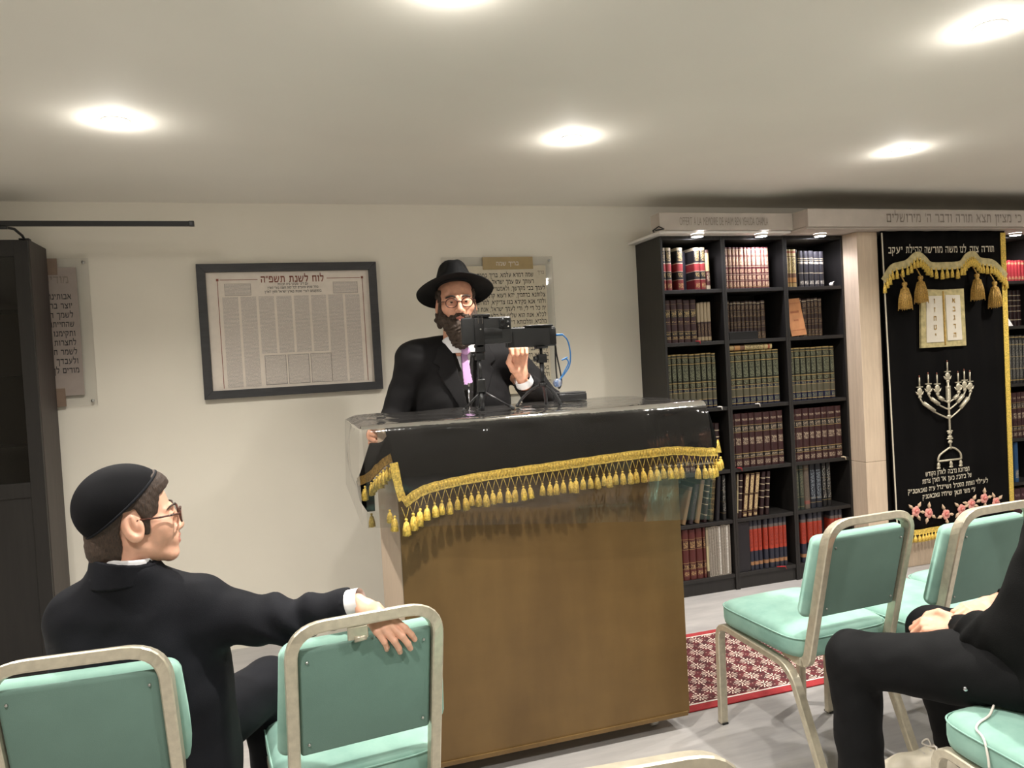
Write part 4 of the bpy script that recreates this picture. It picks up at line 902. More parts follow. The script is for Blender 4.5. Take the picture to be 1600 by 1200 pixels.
def book(x0, x1, z, h, sch, label, group, lean=0.0, d=.17, yf=YB+.016, pages='pages', rot=None, curve=True):
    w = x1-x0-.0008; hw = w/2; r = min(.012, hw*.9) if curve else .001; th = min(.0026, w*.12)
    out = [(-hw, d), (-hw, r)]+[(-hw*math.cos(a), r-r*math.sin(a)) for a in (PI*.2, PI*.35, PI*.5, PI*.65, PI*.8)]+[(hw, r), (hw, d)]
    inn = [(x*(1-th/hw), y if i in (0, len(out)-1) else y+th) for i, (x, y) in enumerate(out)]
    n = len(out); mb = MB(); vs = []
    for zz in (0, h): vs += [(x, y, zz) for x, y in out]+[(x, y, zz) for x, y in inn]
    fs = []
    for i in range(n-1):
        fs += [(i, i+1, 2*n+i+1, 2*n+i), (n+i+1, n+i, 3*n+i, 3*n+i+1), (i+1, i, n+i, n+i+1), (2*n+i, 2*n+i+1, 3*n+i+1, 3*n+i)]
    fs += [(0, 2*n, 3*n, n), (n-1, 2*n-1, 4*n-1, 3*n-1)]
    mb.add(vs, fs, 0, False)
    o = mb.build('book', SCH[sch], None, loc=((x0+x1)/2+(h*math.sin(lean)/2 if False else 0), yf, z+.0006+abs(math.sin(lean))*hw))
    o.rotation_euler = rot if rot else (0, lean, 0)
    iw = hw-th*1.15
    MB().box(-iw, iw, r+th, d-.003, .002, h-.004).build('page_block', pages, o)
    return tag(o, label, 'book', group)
def ordi(k): return ordn[k] if k < 12 else 'later'
def row(xs, z, h, sch, desc, where, group, lean=0.0, jit=.004, yf=YB+.016, d=.17):
    """books side by side; xs are the boundaries"""
    n = len(xs)-1
    for k in range(n):
        lab = f'{desc}, {ordi(k)} from left {where}' if n > 1 else f'{desc} {where}'
        book(xs[k], xs[k+1], z, h-random.random()*jit, sch, lab, group, lean, d, yf)
def even(a, b, n): return [a+(b-a)*k/n for k in range(n+1)]
Z = SHELF; L_, M_, R_ = 'left bookcase', 'middle bookcase', 'third bookcase'
# left bookcase
G = 'black and red volumes, top left shelf'
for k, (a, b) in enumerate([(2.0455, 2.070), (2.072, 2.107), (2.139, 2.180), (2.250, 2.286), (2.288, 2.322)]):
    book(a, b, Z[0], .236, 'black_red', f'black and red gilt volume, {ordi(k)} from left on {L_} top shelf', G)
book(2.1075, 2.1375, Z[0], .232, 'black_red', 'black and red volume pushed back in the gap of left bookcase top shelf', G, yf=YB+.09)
book(2.183, 2.248, Z[0], .225, 'black_plain', 'wide plain dark block filling the dark gap on the left bookcase top shelf', G, yf=YB+.10)  # dark block set back to fill the gap between the volumes
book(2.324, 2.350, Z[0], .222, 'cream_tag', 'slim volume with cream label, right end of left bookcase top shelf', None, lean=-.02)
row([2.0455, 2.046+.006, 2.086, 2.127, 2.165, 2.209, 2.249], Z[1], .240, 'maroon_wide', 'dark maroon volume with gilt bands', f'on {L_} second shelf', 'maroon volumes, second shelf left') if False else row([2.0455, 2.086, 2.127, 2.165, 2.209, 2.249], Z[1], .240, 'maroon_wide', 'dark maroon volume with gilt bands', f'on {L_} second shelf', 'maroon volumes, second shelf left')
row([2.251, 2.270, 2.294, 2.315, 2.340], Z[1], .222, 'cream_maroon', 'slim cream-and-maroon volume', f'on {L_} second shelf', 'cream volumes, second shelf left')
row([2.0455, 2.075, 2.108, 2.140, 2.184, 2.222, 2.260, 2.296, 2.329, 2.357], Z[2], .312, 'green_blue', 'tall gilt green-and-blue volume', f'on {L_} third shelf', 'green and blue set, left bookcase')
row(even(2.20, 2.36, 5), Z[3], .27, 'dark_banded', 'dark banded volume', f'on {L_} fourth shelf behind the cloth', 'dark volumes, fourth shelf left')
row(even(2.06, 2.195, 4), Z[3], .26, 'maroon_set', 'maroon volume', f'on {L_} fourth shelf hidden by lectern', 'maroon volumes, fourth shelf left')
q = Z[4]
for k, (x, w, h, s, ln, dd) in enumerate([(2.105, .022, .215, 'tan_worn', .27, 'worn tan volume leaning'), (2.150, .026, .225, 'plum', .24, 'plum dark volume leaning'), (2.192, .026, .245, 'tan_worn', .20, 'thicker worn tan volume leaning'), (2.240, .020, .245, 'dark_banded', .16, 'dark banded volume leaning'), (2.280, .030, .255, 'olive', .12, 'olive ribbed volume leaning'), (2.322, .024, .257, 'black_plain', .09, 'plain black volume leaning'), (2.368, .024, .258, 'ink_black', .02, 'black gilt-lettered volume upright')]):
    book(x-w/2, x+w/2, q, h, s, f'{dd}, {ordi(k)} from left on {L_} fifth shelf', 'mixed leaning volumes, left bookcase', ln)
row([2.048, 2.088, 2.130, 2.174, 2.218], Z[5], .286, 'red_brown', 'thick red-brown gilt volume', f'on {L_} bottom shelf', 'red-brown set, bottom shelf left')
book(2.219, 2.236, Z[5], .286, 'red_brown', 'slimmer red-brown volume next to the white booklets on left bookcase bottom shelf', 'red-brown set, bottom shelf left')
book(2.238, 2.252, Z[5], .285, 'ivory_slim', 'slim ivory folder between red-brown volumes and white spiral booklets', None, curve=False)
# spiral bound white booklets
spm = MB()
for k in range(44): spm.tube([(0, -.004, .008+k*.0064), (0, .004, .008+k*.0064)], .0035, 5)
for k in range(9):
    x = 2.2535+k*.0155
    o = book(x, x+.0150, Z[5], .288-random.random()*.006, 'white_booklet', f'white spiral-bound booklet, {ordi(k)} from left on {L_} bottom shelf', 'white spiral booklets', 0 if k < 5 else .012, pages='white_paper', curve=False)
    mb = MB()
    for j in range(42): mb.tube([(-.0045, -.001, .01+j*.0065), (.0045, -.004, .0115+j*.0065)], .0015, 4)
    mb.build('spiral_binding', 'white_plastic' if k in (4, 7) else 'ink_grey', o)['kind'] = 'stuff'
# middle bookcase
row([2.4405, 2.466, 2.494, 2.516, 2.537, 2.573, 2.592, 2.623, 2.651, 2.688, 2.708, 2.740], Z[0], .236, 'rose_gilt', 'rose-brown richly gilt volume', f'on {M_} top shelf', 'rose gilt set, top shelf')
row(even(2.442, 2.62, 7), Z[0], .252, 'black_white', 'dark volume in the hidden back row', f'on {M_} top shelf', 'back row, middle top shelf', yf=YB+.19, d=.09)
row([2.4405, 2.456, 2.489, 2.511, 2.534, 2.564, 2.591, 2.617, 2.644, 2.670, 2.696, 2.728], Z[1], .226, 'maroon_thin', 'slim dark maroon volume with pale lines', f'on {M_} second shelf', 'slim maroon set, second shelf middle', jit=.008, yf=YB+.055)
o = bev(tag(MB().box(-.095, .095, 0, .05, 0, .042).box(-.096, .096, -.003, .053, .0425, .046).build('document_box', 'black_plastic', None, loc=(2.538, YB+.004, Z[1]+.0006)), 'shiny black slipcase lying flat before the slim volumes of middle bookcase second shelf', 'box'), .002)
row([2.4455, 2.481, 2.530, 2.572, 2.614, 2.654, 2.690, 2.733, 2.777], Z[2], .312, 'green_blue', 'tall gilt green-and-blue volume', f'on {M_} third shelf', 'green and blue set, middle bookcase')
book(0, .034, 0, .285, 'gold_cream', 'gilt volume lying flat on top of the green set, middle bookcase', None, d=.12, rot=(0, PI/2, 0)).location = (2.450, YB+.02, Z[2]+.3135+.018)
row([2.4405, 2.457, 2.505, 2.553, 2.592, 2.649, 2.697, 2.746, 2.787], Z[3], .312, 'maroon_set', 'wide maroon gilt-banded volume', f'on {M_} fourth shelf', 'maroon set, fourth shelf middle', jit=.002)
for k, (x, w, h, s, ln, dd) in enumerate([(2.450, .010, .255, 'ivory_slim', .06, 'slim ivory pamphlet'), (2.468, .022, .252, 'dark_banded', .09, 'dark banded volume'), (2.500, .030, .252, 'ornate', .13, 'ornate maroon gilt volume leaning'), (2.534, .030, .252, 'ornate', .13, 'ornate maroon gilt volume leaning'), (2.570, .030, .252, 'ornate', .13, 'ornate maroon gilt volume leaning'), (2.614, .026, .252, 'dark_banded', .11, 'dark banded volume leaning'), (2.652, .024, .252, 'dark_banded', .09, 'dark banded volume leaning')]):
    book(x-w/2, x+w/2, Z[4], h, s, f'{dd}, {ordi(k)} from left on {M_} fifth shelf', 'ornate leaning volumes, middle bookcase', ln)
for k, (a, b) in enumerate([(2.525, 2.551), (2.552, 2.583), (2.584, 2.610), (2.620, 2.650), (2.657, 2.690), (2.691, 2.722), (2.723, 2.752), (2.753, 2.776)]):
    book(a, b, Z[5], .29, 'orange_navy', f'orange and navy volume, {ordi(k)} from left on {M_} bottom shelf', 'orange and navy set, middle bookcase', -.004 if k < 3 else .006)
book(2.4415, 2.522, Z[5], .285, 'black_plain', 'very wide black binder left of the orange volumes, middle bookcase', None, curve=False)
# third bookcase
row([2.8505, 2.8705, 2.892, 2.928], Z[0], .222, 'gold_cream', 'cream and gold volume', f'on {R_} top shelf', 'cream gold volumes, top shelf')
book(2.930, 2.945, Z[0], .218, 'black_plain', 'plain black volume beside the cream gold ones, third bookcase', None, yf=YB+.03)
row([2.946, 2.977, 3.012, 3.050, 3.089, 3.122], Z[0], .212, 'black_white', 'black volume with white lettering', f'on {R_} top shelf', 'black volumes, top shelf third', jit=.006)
o = MB().ball((0, 0, .012), (.014, .010, .012), 10).tube([(.006, 0, .018), (.022, 0, .030)], [.006, .002], 6).build('crumpled_tissue', 'white_paper', None, loc=(3.185, YB+.04, Z[0])); tag(o, 'small crumpled white tissue at the right of third bookcase top shelf', 'tissue')
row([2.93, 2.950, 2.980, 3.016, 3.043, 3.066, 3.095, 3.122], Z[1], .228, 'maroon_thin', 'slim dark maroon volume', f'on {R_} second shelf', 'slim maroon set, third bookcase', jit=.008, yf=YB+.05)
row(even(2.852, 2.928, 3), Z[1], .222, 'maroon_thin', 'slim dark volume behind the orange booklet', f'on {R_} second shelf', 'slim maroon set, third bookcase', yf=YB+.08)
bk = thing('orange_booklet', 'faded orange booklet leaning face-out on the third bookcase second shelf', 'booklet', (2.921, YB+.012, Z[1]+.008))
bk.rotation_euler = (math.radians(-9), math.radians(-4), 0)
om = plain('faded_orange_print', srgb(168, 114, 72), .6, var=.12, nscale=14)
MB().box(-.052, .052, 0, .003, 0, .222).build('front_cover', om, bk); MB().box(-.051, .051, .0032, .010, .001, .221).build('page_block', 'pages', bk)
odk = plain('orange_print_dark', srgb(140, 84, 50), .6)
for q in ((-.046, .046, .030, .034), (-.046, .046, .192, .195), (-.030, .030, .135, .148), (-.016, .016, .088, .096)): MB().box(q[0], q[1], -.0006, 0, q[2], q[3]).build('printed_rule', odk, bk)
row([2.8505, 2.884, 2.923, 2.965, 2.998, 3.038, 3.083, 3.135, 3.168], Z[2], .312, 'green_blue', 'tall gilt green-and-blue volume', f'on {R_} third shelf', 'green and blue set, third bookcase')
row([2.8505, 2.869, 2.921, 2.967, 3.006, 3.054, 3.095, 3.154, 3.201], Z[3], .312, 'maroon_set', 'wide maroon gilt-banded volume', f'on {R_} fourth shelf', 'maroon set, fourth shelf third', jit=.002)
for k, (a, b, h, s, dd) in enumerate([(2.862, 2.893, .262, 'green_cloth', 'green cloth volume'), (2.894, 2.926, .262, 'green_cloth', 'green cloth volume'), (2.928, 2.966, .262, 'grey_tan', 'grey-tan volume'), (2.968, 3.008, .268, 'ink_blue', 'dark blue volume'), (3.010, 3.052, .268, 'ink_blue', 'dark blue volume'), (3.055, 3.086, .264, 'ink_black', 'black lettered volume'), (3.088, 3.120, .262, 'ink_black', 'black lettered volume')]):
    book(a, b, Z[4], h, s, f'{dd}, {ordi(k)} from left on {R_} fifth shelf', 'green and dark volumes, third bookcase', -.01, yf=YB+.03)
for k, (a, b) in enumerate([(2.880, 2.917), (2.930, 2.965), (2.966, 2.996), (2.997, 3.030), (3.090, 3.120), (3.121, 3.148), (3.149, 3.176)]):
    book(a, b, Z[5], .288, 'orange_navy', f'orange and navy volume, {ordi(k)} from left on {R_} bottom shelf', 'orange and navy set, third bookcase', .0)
book(3.036, 3.084, Z[5], .285, 'black_plain', 'plain black block filling the dark gap in the orange set, third bookcase', None, yf=YB+.06)  # black block stands in for the dark gap between the orange volumes
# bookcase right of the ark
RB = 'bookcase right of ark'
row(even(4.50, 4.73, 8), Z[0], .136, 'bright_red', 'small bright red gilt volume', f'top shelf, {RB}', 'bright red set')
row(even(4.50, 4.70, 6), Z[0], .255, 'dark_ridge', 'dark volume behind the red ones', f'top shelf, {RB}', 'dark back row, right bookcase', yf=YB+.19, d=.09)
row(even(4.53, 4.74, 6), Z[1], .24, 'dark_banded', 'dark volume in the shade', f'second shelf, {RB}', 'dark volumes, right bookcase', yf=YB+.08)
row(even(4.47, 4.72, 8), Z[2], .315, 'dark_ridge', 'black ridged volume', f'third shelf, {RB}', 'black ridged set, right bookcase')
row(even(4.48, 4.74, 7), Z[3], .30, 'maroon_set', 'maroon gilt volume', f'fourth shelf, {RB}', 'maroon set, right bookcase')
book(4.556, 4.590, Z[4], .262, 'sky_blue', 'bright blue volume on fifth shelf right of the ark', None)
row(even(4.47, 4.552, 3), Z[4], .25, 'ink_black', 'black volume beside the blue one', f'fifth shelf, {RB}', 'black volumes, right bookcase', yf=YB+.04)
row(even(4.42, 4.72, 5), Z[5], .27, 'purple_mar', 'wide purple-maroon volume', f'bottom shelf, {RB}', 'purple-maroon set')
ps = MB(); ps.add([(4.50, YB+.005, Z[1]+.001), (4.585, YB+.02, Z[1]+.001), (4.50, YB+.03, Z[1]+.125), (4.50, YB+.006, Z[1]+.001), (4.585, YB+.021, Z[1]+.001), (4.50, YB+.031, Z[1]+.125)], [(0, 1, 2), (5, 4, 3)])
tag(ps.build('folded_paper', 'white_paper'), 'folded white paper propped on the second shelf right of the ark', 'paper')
# small slips on shelf edges
def slip(x, z, mat, label, w=.02):
    o = MB().tube([(0, .004, .003), (w*.5, -.006, .004), (w, -.010, .002), (w*1.1, -.012, -.014)], [.003, .004, .0035, .002], 6).build('bookmark_ribbon', mat, None, loc=(x, YB+.004, z)); tag(o, label, 'ribbon')
slip(2.225, Z[1], 'rug_red', 'red ribbon poking over the left bookcase second shelf edge')
slip(2.455, Z[3], 'rug_red', 'red ribbon over the middle bookcase fourth shelf edge')
slip(2.595, Z[2], 'white_plastic', 'white tag hanging from the middle bookcase third shelf')
slip(2.345, Z[2], 'white_plastic', 'white tag hanging from the left bookcase third shelf')
slip(3.175, Z[3], 'pages', 'tan paper slip at the third bookcase fourth shelf edge')
slip(2.690, Z[5], 'rug_red', 'red ribbon lying under the orange volumes of middle bookcase', .05)
# ---------------------------------------------------------------- implicit surfaces for bodies and clothes
def A(p): return np.array(p, dtype=np.float32)
def rc(P, a, b, r1, r2):
    a, b = A(a), A(b); d = b-a; h = np.clip(((P-a) @ d)/max(float(d @ d), 1e-9), 0, 1)
    return np.linalg.norm(P-a-h[:, None]*d, axis=1)-(r1+(r2-r1)*h)
def chain(P, pts, rs, k=.0):
    d = None
    for i in range(len(pts)-1):
        e = rc(P, pts[i], pts[i+1], rs[i], rs[i+1]); d = e if d is None else smin(d, e, k)
    return d
def ell(P, c, r, R=None):
    p = P-A(c)
    if R is not None: p = p @ R
    r = A(r); k0 = np.linalg.norm(p/r, axis=1); k1 = np.linalg.norm(p/(r*r), axis=1)
    return k0*(k0-1)/np.maximum(k1, 1e-6)
def smin(a, b, k):
    if np.ndim(k) == 0 and k <= 0: return np.minimum(a, b)
    h = np.clip(.5+.5*(b-a)/k, 0, 1); return b+(a-b)*h-k*h*(1-h)
def smax(a, b, k): return -smin(-a, -b, k)
def U(k, *ds):
    d = ds[0]
    for e in ds[1:]: d = smin(d, e, k)
    return d
def rotm(ax, deg): return np.array(Matrix.Rotation(math.radians(deg), 3, ax), dtype=np.float32)
def surfnet(fn, lo, hi, h):
    lo, hi = A(lo), A(hi); n = np.ceil((hi-lo)/h).astype(int)+1
    gx, gy, gz = [lo[i]+h*np.arange(n[i], dtype=np.float32) for i in range(3)]
    G = np.stack(np.meshgrid(gx, gy, gz, indexing='ij'), -1).reshape(-1, 3)
    D = np.concatenate([fn(G[i:i+200000]) for i in range(0, len(G), 200000)]).reshape(n)
    D[0] = np.maximum(D[0], h*.1); D[-1] = np.maximum(D[-1], h*.1); D[:, 0] = np.maximum(D[:, 0], h*.1); D[:, -1] = np.maximum(D[:, -1], h*.1); D[:, :, 0] = np.maximum(D[:, :, 0], h*.1); D[:, :, -1] = np.maximum(D[:, :, -1], h*.1)
    S = D < 0; m = n-1
    c8 = [(i, j, k) for i in (0, 1) for j in (0, 1) for k in (0, 1)]
    sl = lambda o, T: T[o[0]:o[0]+m[0], o[1]:o[1]+m[1], o[2]:o[2]+m[2]]
    cnt = sum(sl(o, S).astype(np.int8) for o in c8); act = (cnt > 0) & (cnt < 8)
    idx = -np.ones(m, dtype=np.int64); ii = np.argwhere(act); idx[act] = np.arange(len(ii))
    acc = np.zeros((len(ii), 3), np.float64); num = np.zeros(len(ii))
    for a in range(8):
        for ax in range(3):
            o = c8[a]
            if o[ax]: continue
            o2 = list(o); o2[ax] = 1
            da = D[ii[:, 0]+o[0], ii[:, 1]+o[1], ii[:, 2]+o[2]]; db = D[ii[:, 0]+o2[0], ii[:, 1]+o2[1], ii[:, 2]+o2[2]]
            cr = (da < 0) != (db < 0); t = np.where(cr, da/np.where(cr, da-db, 1), 0)
            p = np.tile(np.array(o, float), (len(ii), 1)); p[:, ax] += t
            acc[cr] += p[cr]; num[cr] += 1
    V = lo+h*(ii+acc/num[:, None])
    F = []
    for ax in range(3):
        b, c = (ax+1) % 3, (ax+2) % 3
        s0 = [slice(None)]*3; s1 = [slice(None)]*3; s0[ax] = slice(0, -1); s1[ax] = slice(1, None)
        A0, A1 = S[tuple(s0)], S[tuple(s1)]; e = np.argwhere(A0 != A1)
        ok = (e[:, b] > 0) & (e[:, c] > 0) & (e[:, b] < m[b]) & (e[:, c] < m[c]); e = e[ok]
        if not len(e): continue
        def at(db, dc):
            q = e.copy(); q[:, b] -= db; q[:, c] -= dc; return idx[q[:, 0], q[:, 1], q[:, 2]]
        q = np.stack([at(1, 1), at(0, 1), at(0, 0), at(1, 0)], 1)
        inside = S[e[:, 0], e[:, 1], e[:, 2]]; q[~inside] = q[~inside][:, ::-1]; F.append(q)
    return V, np.concatenate(F)
def sdf_obj(name, fn, lo, hi, h, mats, parent=None, origin=(0, 0, 0), xf=None, matfn=None, relax=1):
    """mesh fn's zero surface; xf maps local -> world (4x4); vertices stored relative to origin"""
    V, F = surfnet(fn, lo, hi, h)
    for _ in range(relax):                                  # pull vertices onto the surface
        P = V.astype(np.float32); d = fn(P); g = np.stack([fn(P+A(e))-d for e in ((1e-3, 0, 0), (0, 1e-3, 0), (0, 0, 1e-3))], 1)/1e-3
        gn = (g*g).sum(1); V = V-np.clip(d/np.maximum(gn, .2), -h*.6, h*.6)[:, None]*g
    mi = matfn(V[F].mean(1)) if matfn else np.zeros(len(F), int)
    if xf is not None: X = np.array(xf); V = V @ X[:3, :3].T+X[:3, 3]
    V = V-np.array(origin)
    return V, F, mi
def to_obj(name, parts, mats, parent=None):
    me = bpy.data.meshes.new(name); o = 0; vs = []; fs = []; ms = []
    for V, F, mi in parts: vs.append(V); fs.append(F+o); ms.append(mi); o += len(V)
    vs = np.concatenate(vs); fs = np.concatenate(fs); ms = np.concatenate(ms)
    me.vertices.add(len(vs)); me.vertices.foreach_set('co', vs.astype(np.float32).ravel())
    me.loops.add(fs.size); me.loops.foreach_set('vertex_index', fs.ravel().astype(np.int32))
    me.polygons.add(len(fs)); me.polygons.foreach_set('loop_start', np.arange(0, fs.size, 4, dtype=np.int32))
    me.update(calc_edges=True); me.validate()
    for m in mats: me.materials.append(MAT[m] if isinstance(m, str) else m)
    me.polygons.foreach_set('material_index', ms.astype(np.int32)); me.polygons.foreach_set('use_smooth', np.ones(len(fs), bool)); me.update()
    return link(name, me, parent)
def mkobj(name, fn, lo, hi, h, mat, parent, origin=(0, 0, 0), xf=None, matfn=None, relax=1):
    return to_obj(name, [sdf_obj(name, fn, lo, hi, h, mat, parent, origin, xf, matfn, relax)], mat if isinstance(mat, (list, tuple)) else [mat], parent)
def frame(origin, fwd, up, roll=0):
    """local +y forward, +z up, +x to the right of someone looking along +y"""
    f = Vector(fwd).normalized(); u = Vector(up); x = f.cross(u).normalized(); z = x.cross(f)
    if roll: R = Matrix.Rotation(roll, 3, f); x = R @ x; z = R @ z
    M = Matrix((x, f, z)).transposed().to_4x4(); M.translation = Vector(origin); return M
def poly2d(x, y, pts):
    """signed distance to a polygon"""
    n = len(pts); d = np.full(x.shape, 1e9, np.float32); s = np.ones(x.shape, bool)
    ins = np.zeros(x.shape, bool)
    for i in range(n):
        ax, ay = pts[i]; bx_, by = pts[(i+1) % n]; ex, ey = bx_-ax, by-ay; wx, wy = x-ax, y-ay
        t = np.clip((wx*ex+wy*ey)/(ex*ex+ey*ey), 0, 1); d = np.minimum(d, (wx-ex*t)**2+(wy-ey*t)**2)
        c = ((ay > y) != (by > y)) & (x < (bx_-ax)*(y-ay)/((by-ay) if by != ay else 1e-9)+ax); ins ^= c
    d = np.sqrt(d); return np.where(ins, -d, d)
def wobble(P, s, ph=0.0):
    return (np.sin(P[:, 0]*s+ph+1.7*np.sin(P[:, 2]*s*.6+ph))+np.sin(P[:, 2]*s*1.3+2.1*np.sin(P[:, 1]*s*.7)+ph*2)+np.sin(P[:, 1]*s*.9+P[:, 0]*s*.5-ph))/3

# ---- head: local +y face, +z up, origin between the ears, adult size ~0.24 m chin to crown
def head_fn(nose=1.0, jaw=1.0, chin=1.0, neck=((0, -.022, -.06), (0, -.040, -.19), .054, .060), brow=1.0, mouth_open=0.0, cheek=0.0, sock=1.0, ear=1.0, my=0.0):
    def fn(P):
        X = P.copy(); X[:, 0] = np.abs(X[:, 0])
        d = ell(X, (0, -.014, .036), (.077, .096, .087))
        d = smin(d, ell(X, (0, .026, -.030), (.061*jaw, .066, .086)), .030)
        d = smin(d, rc(X, (.050*jaw, .002, -.058), (.016, .070*chin, -.100), .017, .018), .022)
        d = smin(d, ell(X, (0, .078*chin, -.101), (.022, .019, .017)), .016)
        d = smin(d, ell(X, (.043, .054, -.016), (.026, .026, .022)), .020)
        d = smin(d, rc(X, (.010, .089, .022), (.046, .070, .018), .010*brow, .009*brow), .014)
        if cheek: d = smin(d, ell(X, (.034, .050, -.036), (.031*cheek, .036*cheek, .038*cheek)), .02)
        d = smax(d, -ell(X, (.032, .103, .003), (.021*sock, .020*sock, .014*sock)), .012)         # eye sockets
        d = smin(d, ell(X, (.031, .0765, .004), (.0165, .0135, .0115)), .005)      # lids
        n = rc(X, (0, .089, .014), (0, .089+.030*nose, -.030), .0085, .0115)
        n = U(.007, n, ell(X, (0, .093+.027*nose, -.034), (.012, .010, .010)), ell(X, (.0125, .092+.012*nose, -.036), (.008, .010, .0075)))
        d = smin(d, n, .010)
        d = smax(d, -ell(X, (.0065, .095+.014*nose, -.0435), (.0035, .006, .004)), .003)
        if my: d = smin(d, ell(X, (0, .080+my*.6, -.064), (.030, .0185, .024)), .018)
        d = smin(d, rc(X, (0, .0935+my, -.0585), (.019, .083+my, -.0625), .0058, .003), .006)
        d = smin(d, rc(X, (0, .0925+my*.8, -.0735-mouth_open), (.018, .083+my, -.0665-mouth_open*.4), .0072, .003), .006)
        d = smax(d, -rc(X, (0, .102+my, -.0655-mouth_open*.5), (.019, .092+my, -.0645), .0022+mouth_open*.7, .0012), .003)
        E0 = X; X = (X-A((.079, -.012, -.004)))/ear+A((.079, -.012, -.004))
        e = ell(X, (.079, -.012, -.004), (.010, .021, .034), rotm('Y', -12) @ rotm('X', 12))
        e = smax(e, -ell(X, (.0885, -.008, .002), (.009, .013, .023), rotm('X', 12)), .005)
        e = smin(e, ell(X, (.0805, .001, -.006), (.005, .006, .010)), .006)
        e = smin(e, ell(X, (.082, -.010, .006), (.003, .0045, .016), rotm('X', 12)), .004)
        d = smin(d, e*ear, .006); X = E0
        d = smin(d, rc(X, *neck), .022)
        return d
    return fn
def lips_mat(C):
    x = np.abs(C[:, 0]); return ((C[:, 1] > .081) & (x < .0235) & (C[:, 2] < -.0535) & (C[:, 2] > -.082) & (np.abs(C[:, 2]+.066) < .0145-.011*(x/.0235)**2)).astype(int)
def face_details(parent, xf, s, brow_mat='hair', iris=True, org=(0, 0, 0), look=0.0, bw=1.0):
    X = xf @ Matrix.Scale(s, 4); T = Matrix.Translation(-Vector(org)) @ X
    for sg in (-1, 1):
        mb = MB().ball((sg*.031, .0782, .0042), (.0128, .0128, .0058), 14, 0); mb.ball((sg*.031+look, .0884, .0046), (.0064, .0035, .0056), 12, 1)
        mb.v = [tuple(T @ Vector(p)) for p in mb.v]; mb.build('eye', ['eye_white', 'iris'], parent)
        b = catmull([(sg*.012, .0975, .0225), (sg*.028, .0965, .0285), (sg*.046, .082, .0255), (sg*.054, .072, .020)], 4)
        mb = MB().tube(b, [.0022*bw]+[.0042*bw]*(len(b)-4)+[.0035*bw, .0025*bw, .001], 6); mb.v = [tuple(T @ Vector(p)) for p in mb.v]; mb.build('eyebrow', brow_mat, parent)
        l = catmull([(sg*.016, .0888, .0060), (sg*.031, .0922, .0088), (sg*.046, .0820, .0052)], 4)
        mb = MB().tube(l, .0022, 6); mb.v = [tuple(T @ Vector(p)) for p in mb.v]; mb.build('eyelid', 'skin', parent)
def spectacles(parent, xf, s, org, w=.024, hgt=.019, mat='tortoise', thick=.0022, back=-.012, flat=1.0):
    T = Matrix.Translation(-Vector(org)) @ xf @ Matrix.Scale(s, 4)
    g = None
    mb = MB()
    for sg in (-1, 1):
        ringp = [(sg*.033+w*math.cos(a)*(1 if abs(math.cos(a)) < 2 else 1), .108-.006*abs(math.cos(a))*(1 if math.cos(a)*sg > 0 else 0), -.001+hgt*math.copysign(abs(math.sin(a))**.85, math.sin(a))) for a in [2*PI*k/26 for k in range(26)]]
        mb.tube(ringp, thick, 6, closed=True)
        mb.tube(catmull([(sg*(.033+w), .102, .006), (sg*.068, .090, .007), (sg*.0775, .045, .008), (sg*.0795, .004, .011), (sg*.0805, -.006, .008)], 4), thick*.9, 6)
    mb.tube(catmull([(-.010, .109, .003), (0, .112, .0055), (.010, .109, .003)], 3), thick, 6)
    mb.v = [tuple(T @ Vector(p)) for p in mb.v]; g = mb.build('spectacles', mat, parent)
    for sg in (-1, 1):
        ln = MB(); vs = [(sg*.033+w*.97*math.cos(a), .1075, -.001+hgt*.97*math.sin(a)) for a in [2*PI*k/24 for k in range(24)]]
        ln.add([T @ Vector(p) for p in vs], [tuple(range(24))]); ln.build('lens', 'lens', g)
    return g
# ---- hand: wrist at origin, fingers along +y, thumb towards +x, back of the hand +z
def hand_parts(curl=(.25, .3, .3, .35), spread=(.10, .02, -.05, -.12), thumb=((.026, .022, -.006), (.050, .052, -.014), (.056, .082, -.022)), side=1, curl2=1.0):
    bases = [(.028, .088, 0), (.0095, .093, .002), (-.0095, .090, .001), (-.0265, .081, -.002)]; lens = [(.043, .026, .021), (.047, .029, .022), (.044, .027, .021), (.034, .021, .019)]
    rad = [.0092, .0095, .0090, .0080]; fl = []
    for k in range(4):
        p = Vector(bases[k]); a = 0.0; pts = [tuple(p)]
        cs = curl[k] if isinstance(curl[k], tuple) else (curl[k], curl[k]*1.25*curl2, curl[k]*.8*curl2)
        for L, c in zip(lens[k], cs):
            a -= c; d = Vector((math.sin(spread[k])*math.cos(a), math.cos(spread[k])*math.cos(a), math.sin(a))); p = p+d*L; pts.append(tuple(p))
        fl.append((pts, rad[k]))
    return fl, thumb
def hand_fn(fl, thumb, side=1, stub=.075):
    def fn(P):
        X = P.copy(); X[:, 0] *= side
        d = U(.012, rc(X, (.010, .012, 0), (.024, .085, -.002), .017, .0125), rc(X, (-.008, .012, 0), (-.023, .078, -.003), .016, .0115), rc(X, (0, .01, 0), (.002, .086, 0), .019, .0135))
        d = smax(d, np.abs(X[:, 2]+.001)-.0165, .008)
        for pts, r in fl:
            f = chain(X, [np.array(pts[0])*.8+np.array((pts[0][0]*.1, .004, 0))]+pts, [r*1.02, r*1.08, r, r*.92, r*.82], .003)
            d = smin(d, f, .0065)
        t = chain(X, [(.012, .018, -.004)]+list(thumb), [.018, .0145, .0108, .0092], .004); d = smin(d, t, .012)
        d = smin(d, rc(X, (0, -stub, 0), (0, .012, 0), .0225+.003*stub/.075, .0215), .016)
        return d
    return fn
